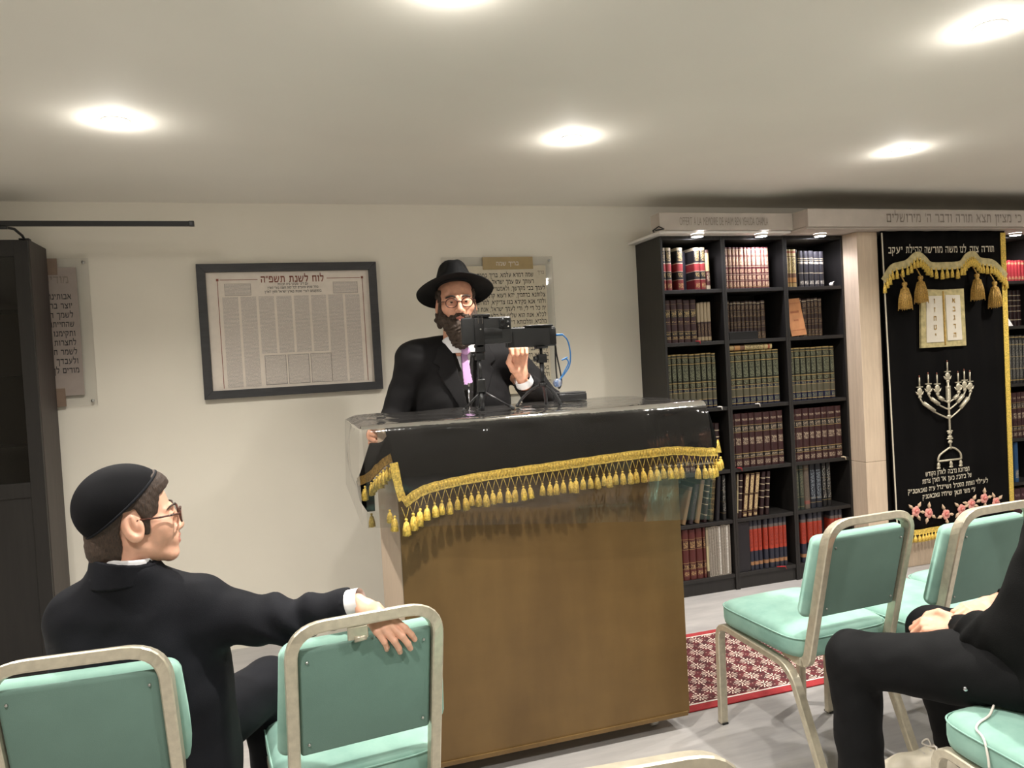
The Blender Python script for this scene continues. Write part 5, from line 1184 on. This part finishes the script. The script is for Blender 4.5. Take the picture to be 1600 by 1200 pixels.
def hand_mesh(xf, scale, side, origin, h=.0026, stub=.075, **kw):
    fl, th = hand_parts(**kw)
    return sdf_obj('hand', hand_fn(fl, th, side, stub), (-.09, -.08, -.13), (.10, .21, .06), h, None, None, origin, xf @ Matrix.Scale(scale, 4), None)
# ---------------------------------------------------------------- the speaker behind the lectern
SP = Vector((.765, 3.27, 0))
sp = thing('person', 'man in black hat, glasses, beard and black suit speaking behind the lectern', 'person', SP)
HX = frame((.748, 3.225, 1.640), (-.10, -1, -.03), (0, 0, 1), math.radians(1.5))
hf = head_fn(nose=1.0, neck=((0, -.03, -.06), (0, -.055, -.2), .058, .064), mouth_open=.004)
def sp_body(P):                       # torso, arms and legs under the clothes
    d = ell(P, (.765, 3.33, 1.20), (.18, .085, .26)); d = smin(d, rc(P, (.60, 3.32, 1.395), (.93, 3.32, 1.395), .05, .05), .06)
    d = smin(d, ell(P, (.765, 3.31, .95), (.17, .115, .16)), .06)
    d = smin(d, rc(P, (.75, 3.275, 1.45), (.748, 3.25, 1.55), .062, .056), .03)
    for sg in (-1, 1):
        x = .765+sg*.095; d = smin(d, chain(P, [(x, 3.31, .90), (x+sg*.01, 3.30, .48), (x+sg*.015, 3.33, .10)], [.088, .058, .042]), .03)
    d = smin(d, chain(P, [(.575, 3.29, 1.40), (.450, 3.30, 1.13), (.352, 3.10, 1.105)], [.055, .042, .028]), .03)
    d = smin(d, chain(P, [(.955, 3.29, 1.40), (1.145, 3.19, 1.17), (.985, 3.06, 1.275)], [.055, .042, .028]), .03)
    return d
org = SP
HS = 1.02
parts = [sdf_obj('h', hf, (-.11, -.14, -.17), (.11, .15, .14), .0042, None, None, org, HX @ Matrix.Scale(HS, 4), lips_mat)]
parts.append(sdf_obj('b', sp_body, (.2, 2.7, .04), (1.25, 3.5, 1.58), .014, None, None, org))
# his left hand raised, thumb meeting the curled index finger; his right hand gripping the lectern edge
HL = frame((.972, 3.045, 1.312), (-.08, -.05, 1), (.25, 1, .1))
parts.append(hand_mesh(HL, 1.06, 1, org, stub=.012, curl=((.75, 1.2, .7), (.85, 1.25, .7), (.8, 1.2, .6), (.7, 1.1, .6)), thumb=((.030, .028, -.012), (.046, .060, -.026), (.036, .088, -.040))))
HR = frame((.338, 3.085, 1.108), (-.16, -.98, .02), (-.95, .14, .25))
parts.append(hand_mesh(HR, 1.06, -1, org, curl=((.35, .6, .4), (.4, .65, .45), (.45, .7, .5), (.5, .75, .5)), thumb=((.034, .024, .010), (.056, .052, .014), (.060, .082, .010))))
to_obj('body', parts, ['skin', 'lips'], sp)
face_details(sp, HX, HS, 'beard', org=org)
spectacles(sp, HX, HS, org, .0235, .0195)
# jacket
def jk_base(P, off=0.0):
    d = ell(P, (.765, 3.31, 1.18), (.235, .150, .30))
    d = smin(d, chain(P, [(.62, 3.315, 1.415), (.91, 3.315, 1.415)], [.078, .078]), .07)
    d = smin(d, chain(P, [(.56, 3.30, 1.405), (.975, 3.30, 1.40)], [.070, .070]), .06)
    d = smin(d, rc(P, (.770, 3.31, 1.15), (.770, 3.31, .78), .185, .205), .05)
    d = smax(d, (np.abs(P[:, 1]-3.31)-.165), .06)
    return d-off
RA = [(.555, 3.29, 1.395), (.455, 3.30, 1.150), (.420, 3.22, 1.115), (.362, 3.115, 1.107)]
LA = [(.985, 3.29, 1.39), (1.085, 3.25, 1.27), (1.150, 3.19, 1.175), (1.060, 3.12, 1.215), (.990, 3.062, 1.278)]
def jk_arms(P):
    a = chain(P, RA, [.076, .060, .054, .046], .02); b = chain(P, LA, [.078, .068, .062, .058, .050], .02)
    return np.minimum(a, b)
def jacket(P):
    d = smin(jk_base(P), jk_arms(P), .022+.03*np.clip((P[:, 2]-1.25)/.1, 0, 1))+.006*wobble(P, 26)+.002*wobble(P, 70, 1.)
    # open front: a wedge from the collar to the waist
    z = P[:, 2]; half = np.clip((z-1.165)/(1.46-1.165), -1, 1)*.062+.012
    wedge = np.maximum(np.abs(P[:, 0]-(.772-.02*(1.4-z)))-half, P[:, 1]-3.27)
    d = smax(d, -wedge, .006)
    d = np.maximum(d, -(rc(P, (.757, 3.265, 1.44), (.750, 3.235, 1.60), .068, .066)))   # neck opening
    d = np.maximum(d, .80-z)
    d = np.maximum(d, -rc(P, (.982, 3.055, 1.288), (.965, 3.035, 1.34), .046, .046)); d = np.maximum(d, -rc(P, (.350, 3.09, 1.106), (.335, 3.04, 1.105), .040, .040))
    return d
mkobj('suit_jacket', jacket, (.20, 2.74, .78), (1.28, 3.52, 1.53), .0105, 'suit_black', sp, org)
def vest(P):
    d = np.maximum(jk_base(P, -.016)+.002*wobble(P, 50), P[:, 1]-3.32); z = P[:, 2]
    half = np.clip((z-1.285)/(1.46-1.285), 0, 1)*.045
    d = np.maximum(d, -np.maximum(np.abs(P[:, 0]-.768)-half, P[:, 1]-3.27)); d = np.maximum(d, z-1.47); d = np.maximum(d, np.abs(P[:, 0]-.765)-.12)
    return d
mkobj('zip_cardigan', vest, (.62, 3.10, .80), (.92, 3.34, 1.5), .008, 'vest', sp, org)
zipb = MB().tube([(.760-SP.x, 3.168-SP.y, .95), (.762-SP.x, 3.158-SP.y, 1.10), (.766-SP.x, 3.160-SP.y, 1.20), (.768-SP.x, 3.170-SP.y, 1.284)], .0035, 6).rbox(.764-SP.x, .775-SP.x, 3.158-SP.y, 3.168-SP.y, 1.275, 1.292, .002)
zipb.build('zip', 'chrome', sp)
def shirt(P):
    d = np.maximum(jk_base(P, -.026), np.abs(P[:, 0]-.768)-.085); d = np.maximum(d, P[:, 2]-1.455); d = np.maximum(d, 1.22-P[:, 2]); d = np.maximum(d, P[:, 1]-3.30)
    nk = np.abs(rc(P, (.757, 3.262, 1.40), (.751, 3.238, 1.56), .071, .069))-.0034
    nk = np.maximum(nk, np.maximum(1.425-P[:, 2], P[:, 2]-1.498+(P[:, 1]-3.2)*.28)); return np.minimum(d, nk)
mkobj('shirt', shirt, (.66, 3.12, 1.21), (.87, 3.36, 1.53), .0036, 'shirt', sp, org)
for hand, m in ((LA[-1], ((.992, 3.064, 1.276), (.976, 3.048, 1.302))), (RA[-1], ((.358, 3.112, 1.107), (.345, 3.088, 1.106)))):
    MB().tube([Vector(m[0])-SP, Vector(m[1])-SP], [.039, .037], 20, cap=False).build('shirt_cuff', 'shirt', sp)
def tie(P):
    x, z = P[:, 0], P[:, 2]
    pl = poly2d(x, z, [(.750, 1.445), (.786, 1.445), (.784, 1.41), (.800, 1.25), (.752, 1.25), (.755, 1.41)])
    sh = np.abs(jk_base(P, -.0205))-.0045; d = np.maximum(sh, pl); d = np.maximum(d, P[:, 1]-3.28)
    return np.minimum(d, ell(P, (.766, 3.172, 1.432), (.020, .012, .019)))
mkobj('tie', tie, (.73, 3.10, 1.24), (.82, 3.28, 1.47), .004, 'tie', sp, org)
def lapels(P):
    x, z = P[:, 0], P[:, 2]
    pa = poly2d(x, z, [(.700, 1.475), (.655, 1.45), (.625, 1.385), (.655, 1.365), (.640, 1.345), (.745, 1.13), (.765, 1.12), (.745, 1.26), (.712, 1.44)])
    pb = poly2d(x, z, [(.832, 1.475), (.880, 1.45), (.905, 1.385), (.878, 1.365), (.895, 1.345), (.800, 1.13), (.775, 1.12), (.800, 1.26), (.824, 1.44)])
    sh = np.abs(jk_base(P, .0045)+.004*wobble(P, 26))-.0040
    return np.maximum(np.maximum(sh, np.minimum(pa, pb)), P[:, 1]-3.30)
mkobj('lapels', lapels, (.60, 3.08, 1.10), (.93, 3.32, 1.50), .0048, 'suit_black', sp, org)
def collar(P):
    nk = np.abs(rc(P, (.757, 3.285, 1.40), (.752, 3.255, 1.55), .083, .080))-.005
    return np.maximum(nk, np.maximum(1.41-P[:, 2], P[:, 2]-1.478-(P[:, 1]-3.25)*.35))+0*P[:, 0]
mkobj('jacket_collar', lambda P: np.maximum(collar(P), 3.225-P[:, 1]), (.65, 3.15, 1.40), (.86, 3.40, 1.56), .006, 'suit_black', sp, org)
def trousers(P):
    d = ell(P, (.765, 3.31, .92), (.185, .135, .14))
    for sg in (-1, 1):
        x = .765+sg*.10; d = smin(d, chain(P, [(x, 3.31, .90), (x+sg*.01, 3.30, .48), (x+sg*.015, 3.32, .06)], [.108, .085, .078]), .03)
    return np.maximum(d, .03-P[:, 2])
mkobj('trousers', trousers, (.5, 3.1, .02), (1.03, 3.52, 1.05), .014, 'suit_black', sp, org)
for sg in (-1, 1):
    x = .765+sg*.115-SP.x
    MB().rbox(x-.048, x+.048, -.19, .11, 0, .025, .012, 3).ball((x, -.075, .04), (.046, .11, .038), 14).ball((x, .04, .055), (.042, .06, .05), 14).build('shoe', 'black_plastic', sp)
# beard, moustache, side hair
def beard(P):
    X = P.copy(); X[:, 0] = np.abs(X[:, 0])
    d = rc(X, (.068, .014, .000), (.062, .030, -.062), .011, .022)
    d = smin(d, rc(X, (.056, .040, -.070), (.022, .074, -.110), .028, .032), .02)
    d = smin(d, rc(X, (0, .080, -.100), (0, .083, -.168), .036, .026), .025); d = smin(d, rc(X, (.030, .062, -.105), (.026, .070, -.162), .030, .018), .02)
    d = smin(d, rc(X, (.005, .094, -.049), (.034, .080, -.064), .0075, .008), .006)
    d = smin(d, rc(X, (.034, .080, -.062), (.040, .066, -.088), .010, .018), .010)
    d = smax(d, -ell(X, (0, .106, -.066), (.019, .020, .0105)), .005)
    a = X[:, 0]*210+9*np.sin(X[:, 2]*55)+X[:, 1]*160
    return d+.0022*np.sin(a)*np.clip((-.02-X[:, 2])/.05, .3, 1)+.0012*np.sin(X[:, 2]*150+X[:, 0]*320)+.0012*np.sin(P[:, 0]*520+P[:, 1]*300)
mkobj('beard', beard, (-.105, -.03, -.22), (.105, .14, .03), .0032, 'beard', sp, org, HX @ Matrix.Scale(HS, 4))
def sidehair(P):
    X = P.copy(); X[:, 0] = np.abs(X[:, 0])
    d = np.abs(ell(X, (0, -.014, .036), (.079, .099, .090)))-.006; d = np.maximum(d, np.maximum(X[:, 1]-.035, X[:, 2]-.06)); d = np.maximum(d, -.05-X[:, 2])
    d = np.maximum(d, -ell(X, (.080, -.010, -.004), (.02, .024, .034)))
    d = smin(d, chain(X, [(.078, -.028, -.03), (.084, -.024, -.065), (.076, -.012, -.095)], [.010, .012, .008], .006), .008)
    return d+.0018*np.sin(X[:, 2]*260+P[:, 1]*150)
mkobj('hair', sidehair, (-.11, -.13, -.12), (.11, .06, .08), .0042, 'beard', sp, org, HX @ Matrix.Scale(HS, 4))
# fedora: tipped back, brim dipping at the sides and back
FX = Matrix.Translation(-SP) @ HX @ Matrix.Translation((0, -.016, .076)) @ Matrix.Rotation(math.radians(17), 4, 'X')
NB = 56
def brim(u, v, up):
    a = 2*PI*u; ca, sa = math.cos(a), math.sin(a)
    r0x, r0y = .083, .100; r1x, r1y = .170, .172; x = ca*(r0x+(r1x-r0x)*v); y = sa*(r0y+(r1y-r0y)*v)
    z = -.026*v*v*abs(ca)**1.5 - .040*v*v*max(0, -sa)**1.5 - .004*v*v*max(0, sa)
    return FX @ Vector((x, y, z+(.0035 if up else 0)))
ht = MB().grid(lambda u, v: brim(u, v, True), NB, 7).grid(lambda u, v: brim(1-u, v, False), NB, 7).grid(lambda u, v: brim(u, 1, v > .5), NB, 1).build('hat', 'felt', sp)
def crown(P):
    x, y, z = P[:, 0], P[:, 1], P[:, 2]; t = np.clip(z/.105, 0, 1.15)
    sx = .0855-.030*t**1.4-.012*t*np.clip(y/.08, 0, 1); sy = .102-.020*t**2
    d = (np.sqrt((x/sx)**2+(y/sy)**2)-1)*.075
    top = .104+.006*np.exp(-(y/.06)**2)-.014*np.exp(-(x/.014)**2)*np.exp(-((y)/.07)**2)-.12*np.clip(np.abs(y)-.045, 0, 1)
    d = smax(d, z-top, .022)
    d = smax(d, -ell(P, (.066, .080, .092), (.030, .045, .046)), .018); d = smax(d, -ell(P, (-.066, .080, .092), (.030, .045, .046)), .018)
    return np.maximum(d, -z-.004)
V, F, mi = sdf_obj('c', crown, (-.11, -.13, -.01), (.11, .13, .15), .0045, None); V = np.array([FX @ Vector(p) for p in V])
to_obj('hat_crown', [(V, F, mi)], ['felt'], ht)
MB().grid(lambda u, v: FX @ Vector((.0862*math.cos(2*PI*u)*(1-.05*v), .1030*math.sin(2*PI*u)*(1-.02*v), .004+.026*v)), 48, 2).build('hat_band', fabric('black_ribbon', srgb(13, 13, 14), .05, .5), ht)
# ---------------------------------------------------------------- the boy on the left chair
BO = Vector((-.33, 1.90, 0))
by = thing('person', 'boy in black skullcap, glasses and navy suit, arm along the next chair back', 'person', BO)
BS = .865
BHX = frame((-.331, 1.816, 1.070), (.955, .30, .04), (0.03, 0, 1), 0)
bhf = head_fn(nose=.52, jaw=1.0, chin=1.03, brow=.5, my=.0075, neck=((0, -.028, -.055), (0, -.046, -.18), .054, .060), cheek=.92, sock=.85, ear=1.16)
BSH, BEL, BWR = (-.195, 1.82, .836), (-.03, 1.79, .808), (.118, 1.715, .848)
def by_body(P):
    d = ell(P, (-.345, 1.84, .68), (.145, .095, .24)); d = smin(d, rc(P, (-.46, 1.84, .875), (-.215, 1.84, .875), .05, .05), .05)
    d = smin(d, rc(P, (-.362, 1.81, .88), (-.35, 1.81, .95), .050, .046), .03)
    d = smin(d, chain(P, [BSH, BEL, BWR], [.042, .034, .024]), .03); d = smin(d, chain(P, [(-.475, 1.86, .86), (-.50, 1.97, .68), (-.36, 2.12, .60)], [.042, .034, .026]), .03)
    for sg, kx in ((-1, -.46), (1, -.085)):
        d = smin(d, chain(P, [(-.345+sg*.08, 1.84, .545), (kx, 2.115, .535), (kx+.01, 2.14, .08)], [.07, .05, .035]), .03)
    return d
parts = [sdf_obj('h', bhf, (-.11, -.14, -.18), (.11, .15, .14), .0036, None, None, BO, BHX @ Matrix.Scale(BS, 4), lips_mat), sdf_obj('b', by_body, (-.62, 1.66, .05), (.16, 2.24, 1.02), .014, None, None, BO)]
# right hand folded through the gap under the hoop, fingers down and to the right
BH = frame((.140, 1.690, .846), (.62, -.56, -.55), (-.1, -.75, .65))
parts.append(hand_mesh(BH, .80, -1, BO, h=.0024, stub=.02, curl=((.20, .45, .35), (.28, .5, .4), (.36, .6, .4), (.45, .7, .5)), spread=(.10, .03, -.05, -.12), thumb=((.026, .026, -.014), (.032, .054, -.030), (.030, .078, -.040))))
BH2 = frame((-.35, 2.14, .595), (.9, .5, -.1), (0, 0, 1))
parts.append(hand_mesh(BH2, .80, 1, BO, h=.004, curl=(.2, .25, .3, .35)))
to_obj('body', parts, ['skin_child', 'lips'], by)
face_details(by, BHX, BS, 'hair', org=BO, bw=.6)
spectacles(by, BHX, BS, BO, .0225, .0185, thick=.0027)
def bj_base(P, off=0.0):
    d = ell(P, (-.338, 1.85, .70), (.178, .130, .25))
    d = smin(d, chain(P, [(-.440, 1.845, .868), (-.215, 1.835, .862)], [.062, .062]), .06)
    d = smin(d, rc(P, (-.352, 1.825, .89), (-.352, 1.812, .952), .085, .070), .06)
    d = smin(d, rc(P, (-.335, 1.86, .70), (-.315, 1.87, .50), .165, .175), .05)
    d = smax(d, np.abs(P[:, 1]-1.85)-.135, .05); return d-off
def bjacket(P):
    a = chain(P, [BSH, BEL, BWR], [.064, .050, .038], .02); b = chain(P, [(-.462, 1.86, .855), (-.490, 1.97, .68), (-.40, 2.10, .61)], [.060, .048, .038], .02)
    fold = .0065*np.sin((P[:, 0]*1.0+P[:, 2]*.8)*85+1.5*np.sin(P[:, 2]*40))*np.exp(-((P[:, 0]+.01)/.085)**2)
    a = a+fold
    d = smin(bj_base(P), np.minimum(a, b), .045)+.005*wobble(P, 30)+.0018*wobble(P, 75, 1.)
    # skirt of the jacket hanging beside the chair
    sk = rc(P, (-.205, 1.80, .66), (-.190, 1.80, .40), .055, .050); sk = smax(sk, np.abs(P[:, 0]+.195)-.040, .02); d = smin(d, sk, .04)
    d = np.maximum(d, .42-P[:, 2])
    d = np.maximum(d, -np.maximum(rc(P, (-.358, 1.808, .95), (-.342, 1.812, 1.06), .056, .060), .93-P[:, 2]))
    # right arm ends at the cuff
    ax = A(BWR)-A(BEL); ax = ax/np.linalg.norm(ax); t = (P-A(BWR)) @ ax; near = rc(P, BEL, (.2, 1.69, .875), .06, .06) < 0
    d = np.where(near, np.maximum(d, t+.004), d)
    return d
mkobj('suit_jacket', bjacket, (-.64, 1.64, .40), (.17, 2.20, 1.02), .0085, 'suit_navy', by, BO)
CA, CB = (-.366, 1.808, .88), (-.346, 1.812, 1.03)
def bcollar(P):
    c = np.maximum(rc(P, CA, CB, .0760, .0655), -rc(P, CA, CB, .0680, .0580))
    h = P[:, 2]-.990+(P[:, 0]+.35)*.22; return np.maximum(np.maximum(c, h), .938-P[:, 2])
mkobj('jacket_collar', bcollar, (-.46, 1.71, .90), (-.25, 1.91, 1.03), .0038, 'suit_navy', by, BO)
def bshirt(P):
    c = np.maximum(rc(P, CA, CB, .0660, .0572), -rc(P, CA, CB, .0605, .0520))
    return np.maximum(np.maximum(c, P[:, 2]-.997+(P[:, 0]+.35)*.16), .92-P[:, 2])
mkobj('shirt_collar', bshirt, (-.46, 1.71, .91), (-.25, 1.91, 1.03), .0030, 'shirt', by, BO)
d_ = (Vector(BWR)-Vector(BEL)).normalized()
MB().tube([Vector(BWR)-d_*.012-BO, Vector(BWR)+d_*.024-BO], [.0325, .030], 20, cap=False).build('shirt_cuff', 'shirt', by)
def btr(P):
    d = None
    for sg, kx in ((-1, -.46), (1, -.085)):
        c = chain(P, [(-.345+sg*.07, 1.86, .545), (kx, 2.11, .540), (kx+.012, 2.135, .07)], [.088, .072, .055], .015); d = c if d is None else smin(d, c, .03)
    return np.maximum(d+.003*wobble(P, 40), .05-P[:, 2])
mkobj('trousers', btr, (-.60, 1.72, .04), (.03, 2.26, .66), .010, 'suit_navy', by, BO)
for kx in (-.45, -.073):
    x = kx-BO.x
    MB().rbox(x-.040, x+.040, .10+.04, .10+.28, 0, .022, .010, 3).ball((x, .10+.20, .035), (.038, .085, .032), 12).ball((x, .10+.10, .045), (.036, .055, .042), 12).build('shoe', 'black_plastic', by)
def bhair(P):
    X = P.copy(); X[:, 0] = np.abs(X[:, 0]); y, z = P[:, 1], P[:, 2]
    d = ell(X, (0, -.016, .040), (.084, .106, .094))
    d = smin(d, ell(X, (0, .041, .083), (.056, .046, .033)), .03)
    d = smin(d, ell(X, (.0690, .021, .006), (.0090, .013, .044)), .008)
    # hairline: forehead, temple and sideburn, round the ear, down the nape
    face = poly2d(y, z, [(.30, -.3), (.30, .16), (.112, .103), (.082, .078), (.058, .060), (.050, .018), (.030, .006), (.026, -.030), (.012, -.030), (.010, .012), (-.004, .040), (-.030, .034), (-.040, -.012), (-.036, -.050), (-.046, -.110), (-.25, -.110), (-.25, -.3)])
    low = ell(X, (0, -.048, -.050), (.062, .066, .074)); d = smin(d, low, .03)
    d = smax(d, -face, .004)
    return d+.0004*np.sin(y*300+z*260)+.0003*np.sin(z*420-y*200)
mkobj('hair', bhair, (-.11, -.15, -.12), (.11, .13, .15), .0036, 'hair', by, BO, BHX @ Matrix.Scale(BS, 4))
def bkip(P):
    d = ell(P, (0, -.020, .044), (.0920, .1140, .1025))
    n = A((0, .50, -.62)); n = n/np.linalg.norm(n); s = (P-A((0, -.005, .062))) @ n
    return np.maximum(d, s-.001)
def krim(P):
    n = A((0, .50, -.62)); n = n/np.linalg.norm(n); s = (P-A((0, -.005, .062))) @ n
    return np.sqrt(np.maximum(ell(P, (0, -.020, .044), (.0928, .1148, .1033)), -1)**2+(s-.0005)**2)-.0034
o = mkobj('skullcap', bkip, (-.12, -.16, -.10), (.12, .13, .17), .0036, 'kippah', by, BO, BHX @ Matrix.Scale(BS, 4))
mkobj('skullcap_rim', krim, (-.12, -.16, -.10), (.12, .13, .17), .0030, 'suit_navy', o, BO, BHX @ Matrix.Scale(BS, 4))
# ---------------------------------------------------------------- the person in black at the right edge
SO = Vector((1.70, 1.40, 0))
si = thing('person', 'person in black trousers and top at the right edge, hands clasped, white sneaker', 'person', SO)
NK, FK = (1.475, 1.715, .492), (1.800, 1.760, .500)
SHX = frame((1.925, 1.37, 1.165), (-.55, .83, -.1), (0, 0, 1))
T0 = A((-.045, .055, 0))
def si_body(P):
    Q = P-T0
    d = ell(Q, (1.85, 1.22, .78), (.15, .12, .26)); d = smin(d, rc(Q, (1.74, 1.18, .97), (2.03, 1.30, .97), .06, .06), .05)
    d = smin(d, rc(Q, (1.915, 1.27, .98), (1.955, 1.29, 1.10), .055, .05), .03)
    for h, k, f in (((1.73, 1.24, .545), NK, (1.462, 1.69, .08)), ((1.90, 1.30, .545), FK, (1.925, 1.82, .08))): d = smin(d, chain(P, [h, k, f], [.072, .05, .035]), .03)
    d = smin(d, chain(P, NA, [.045, .036, .030, .026]), .03); d = smin(d, chain(P, FA, [.045, .036, .030, .026]), .03)
    return d
NA = [(1.695, 1.235, .94), (1.640, 1.345, .665), (1.650, 1.46, .612), (1.672, 1.545, .592)]
FA = [(1.975, 1.345, .95), (1.965, 1.47, .680), (1.93, 1.56, .632), (1.882, 1.605, .618)]
parts = [sdf_obj('h', head_fn(), (-.11, -.14, -.17), (.11, .15, .14), .006, None, None, SO, SHX, lips_mat), sdf_obj('b', si_body, (1.38, 1.05, .05), (2.12, 1.92, 1.14), .014, None, None, SO)]
# near hand lies over the far one, knuckles up
h1 = frame((1.676, 1.553, .598), (-.35, .55, -.02), (-.30, -.30, 1))
parts.append(hand_mesh(h1, .95, 1, SO, curl=((.75, .95, .6), (.8, 1.0, .6), (.85, 1.0, .6), (.9, 1.0, .6)), spread=(.05, 0, -.03, -.08), thumb=((.030, .028, .010), (.042, .056, .014), (.036, .082, .008))))
h2 = frame((1.850, 1.610, .622), (-.97, -.10, -.06), (-.05, -.35, 1))
parts.append(hand_mesh(h2, .95, -1, SO, curl=((.30, .6, .5), (.35, .65, .5), (.4, .7, .5), (.45, .75, .5)), thumb=((.032, .030, .004), (.040, .060, .008), (.030, .086, .004))))
to_obj('body', parts, ['skin', 'lips'], si)
face_details(si, SHX, 1.0, 'hair', org=SO)
mkobj('hair', lambda P: np.maximum(ell(P, (0, -.018, .045), (.084, .105, .092)), poly2d(P[:, 1], P[:, 2], [(-.13, -.03), (-.03, -.04), (-.02, .04), (.05, .06), (.085, .09), (.12, .16), (-.13, .16)])), (-.1, -.14, -.06), (.1, .12, .15), .006, 'hair', si, SO, SHX)
def top_(P):
    Q = P-T0
    d = ell(Q, (1.85, 1.21, .80), (.190, .155, .29)); d = smin(d, chain(Q, [(1.745, 1.175, .965), (2.01, 1.285, .965)], [.078, .078]), .06)
    d = smin(d, rc(Q, (1.80, 1.20, .66), (1.79, 1.20, .56), .165, .165), .05)
    a = chain(P, NA, [.078, .070, .060, .046], .025); b = chain(P, FA, [.074, .064, .054, .044], .025)
    fold = .005*np.sin(P[:, 1]*120+P[:, 2]*70)*np.exp(-((P[:, 1]-1.48)/.06)**2)
    d = smin(d, np.minimum(a+fold, b), .05)+.006*wobble(P, 24)+.002*wobble(P, 60, 1.)
    d = np.maximum(d, -rc(P, (1.674, 1.553, .592), (1.645, 1.62, .590), .036, .036)); d = np.maximum(d, -rc(P, (1.879, 1.607, .618), (1.82, 1.61, .616), .035, .035))
    d = np.maximum(d, -rc(Q, (1.93, 1.29, 1.0), (1.955, 1.30, 1.12), .058, .058)); return np.maximum(d, .482-P[:, 2])
mkobj('knit_top', top_, (1.50, 1.0, .47), (2.16, 1.80, 1.09), .010, 'knit_black', si, SO)
def tr(P):
    a = chain(P, [(1.74, 1.23, .565), (1.60, 1.50, .528), NK, (1.470, 1.705, .28), (1.465, 1.695, .055)], [.102, .086, .074, .060, .062], .02)
    b = chain(P, [(1.90, 1.29, .565), (1.85, 1.56, .535), FK, (1.88, 1.80, .28), (1.925, 1.815, .085)], [.102, .086, .072, .060, .056], .02)
    d = smin(smin(a, b, .04), ell(P, (1.82, 1.21, .58), (.18, .15, .105)), .04)
    return np.maximum(d+.004*wobble(P, 34)+.0015*wobble(P, 80, 2), np.maximum(.045-P[:, 2], (.482-P[:, 2])*(P[:, 1] < 1.40)-1*(P[:, 1] >= 1.40)))
mkobj('trousers', tr, (1.36, 1.02, .03), (2.06, 1.94, .72), .009, 'trouser_black', si, SO)
MB().ball((1.541-SO.x, 1.418-SO.y, .516), .0065, 10).build('pocket_stud', 'chrome', si)
MB().tube([Vector(p)-SO for p in catmull([(1.575, 1.372, .488), (1.538, 1.353, .479), (1.500, 1.346, .473), (1.478, 1.335, .467), (1.470, 1.315, .463), (1.462, 1.300, .457), (1.455, 1.287, .430), (1.453, 1.283, .405)], 5)], .0028, 6).build('drawstring', 'cord_white', si)
def sneaker(xf, name='sneaker'):
    def up(P):
        d = chain(P, [(0, -.085, .055), (0, -.01, .060), (0, .085, .042), (0, .135, .036)], [.041, .044, .042, .034], .02)
        d = smin(d, rc(P, (0, -.07, .06), (0, -.055, .095), .040, .036), .02); d = smax(d, -rc(P, (0, -.06, .085), (0, -.05, .14), .028, .030), .006)
        return smax(d, .022-P[:, 2], .004)
    o = mkobj(name, up, (-.07, -.15, .01), (.07, .19, .13), .005, 'sneaker', si, SO, xf)
    T = Matrix.Translation(-SO) @ xf
    out = [(.043*math.copysign(abs(math.cos(a))**.8, math.cos(a))*(1-.15*(math.sin(a) < 0)), .022+.152*math.copysign(abs(math.sin(a))**.8, math.sin(a))) for a in [2*PI*k/40 for k in range(40)]]
    mb = MB(); vs = [(x*s, .022+(y-.022)*s, z) for s, z in ((.97, 0), (1.02, .006), (1.03, .020), (1.0, .028)) for x, y in out]; K = 40
    fs = [(i*K+k, i*K+(k+1) % K, (i+1)*K+(k+1) % K, (i+1)*K+k) for i in range(3) for k in range(K)]+[tuple(range(K))[::-1], tuple(range(3*K, 4*K))]
    mb.add([T @ Vector(p) for p in vs], fs, 0, True); mb.build('rubber_sole', 'sole', o)
    lc = MB()
    for k in range(5):
        y = .005+k*.020; z = .104-k*.0075; lc.tube([(-.024, y, z-.014), (-.012, y+.004, z-.002), (.012, y+.008, z-.002), (.024, y+.010, z-.014)], .0034, 6)
    lc.tube(catmull([(0, -.002, .106), (.03, -.004, .118), (.034, .012, .104), (.004, .004, .108), (-.028, .0, .122), (-.04, .01, .10)], 4), .0032, 6)
    lc.v = [tuple(T @ Vector(p)) for p in lc.v]; lc.build('lace', 'cord_white', o)
sneaker(frame((1.852, 1.835, 0), (-.92, .30, 0), (0, 0, 1)))
sneaker(frame((1.445, 1.765, 0), (-.45, .80, 0), (0, 0, 1)))
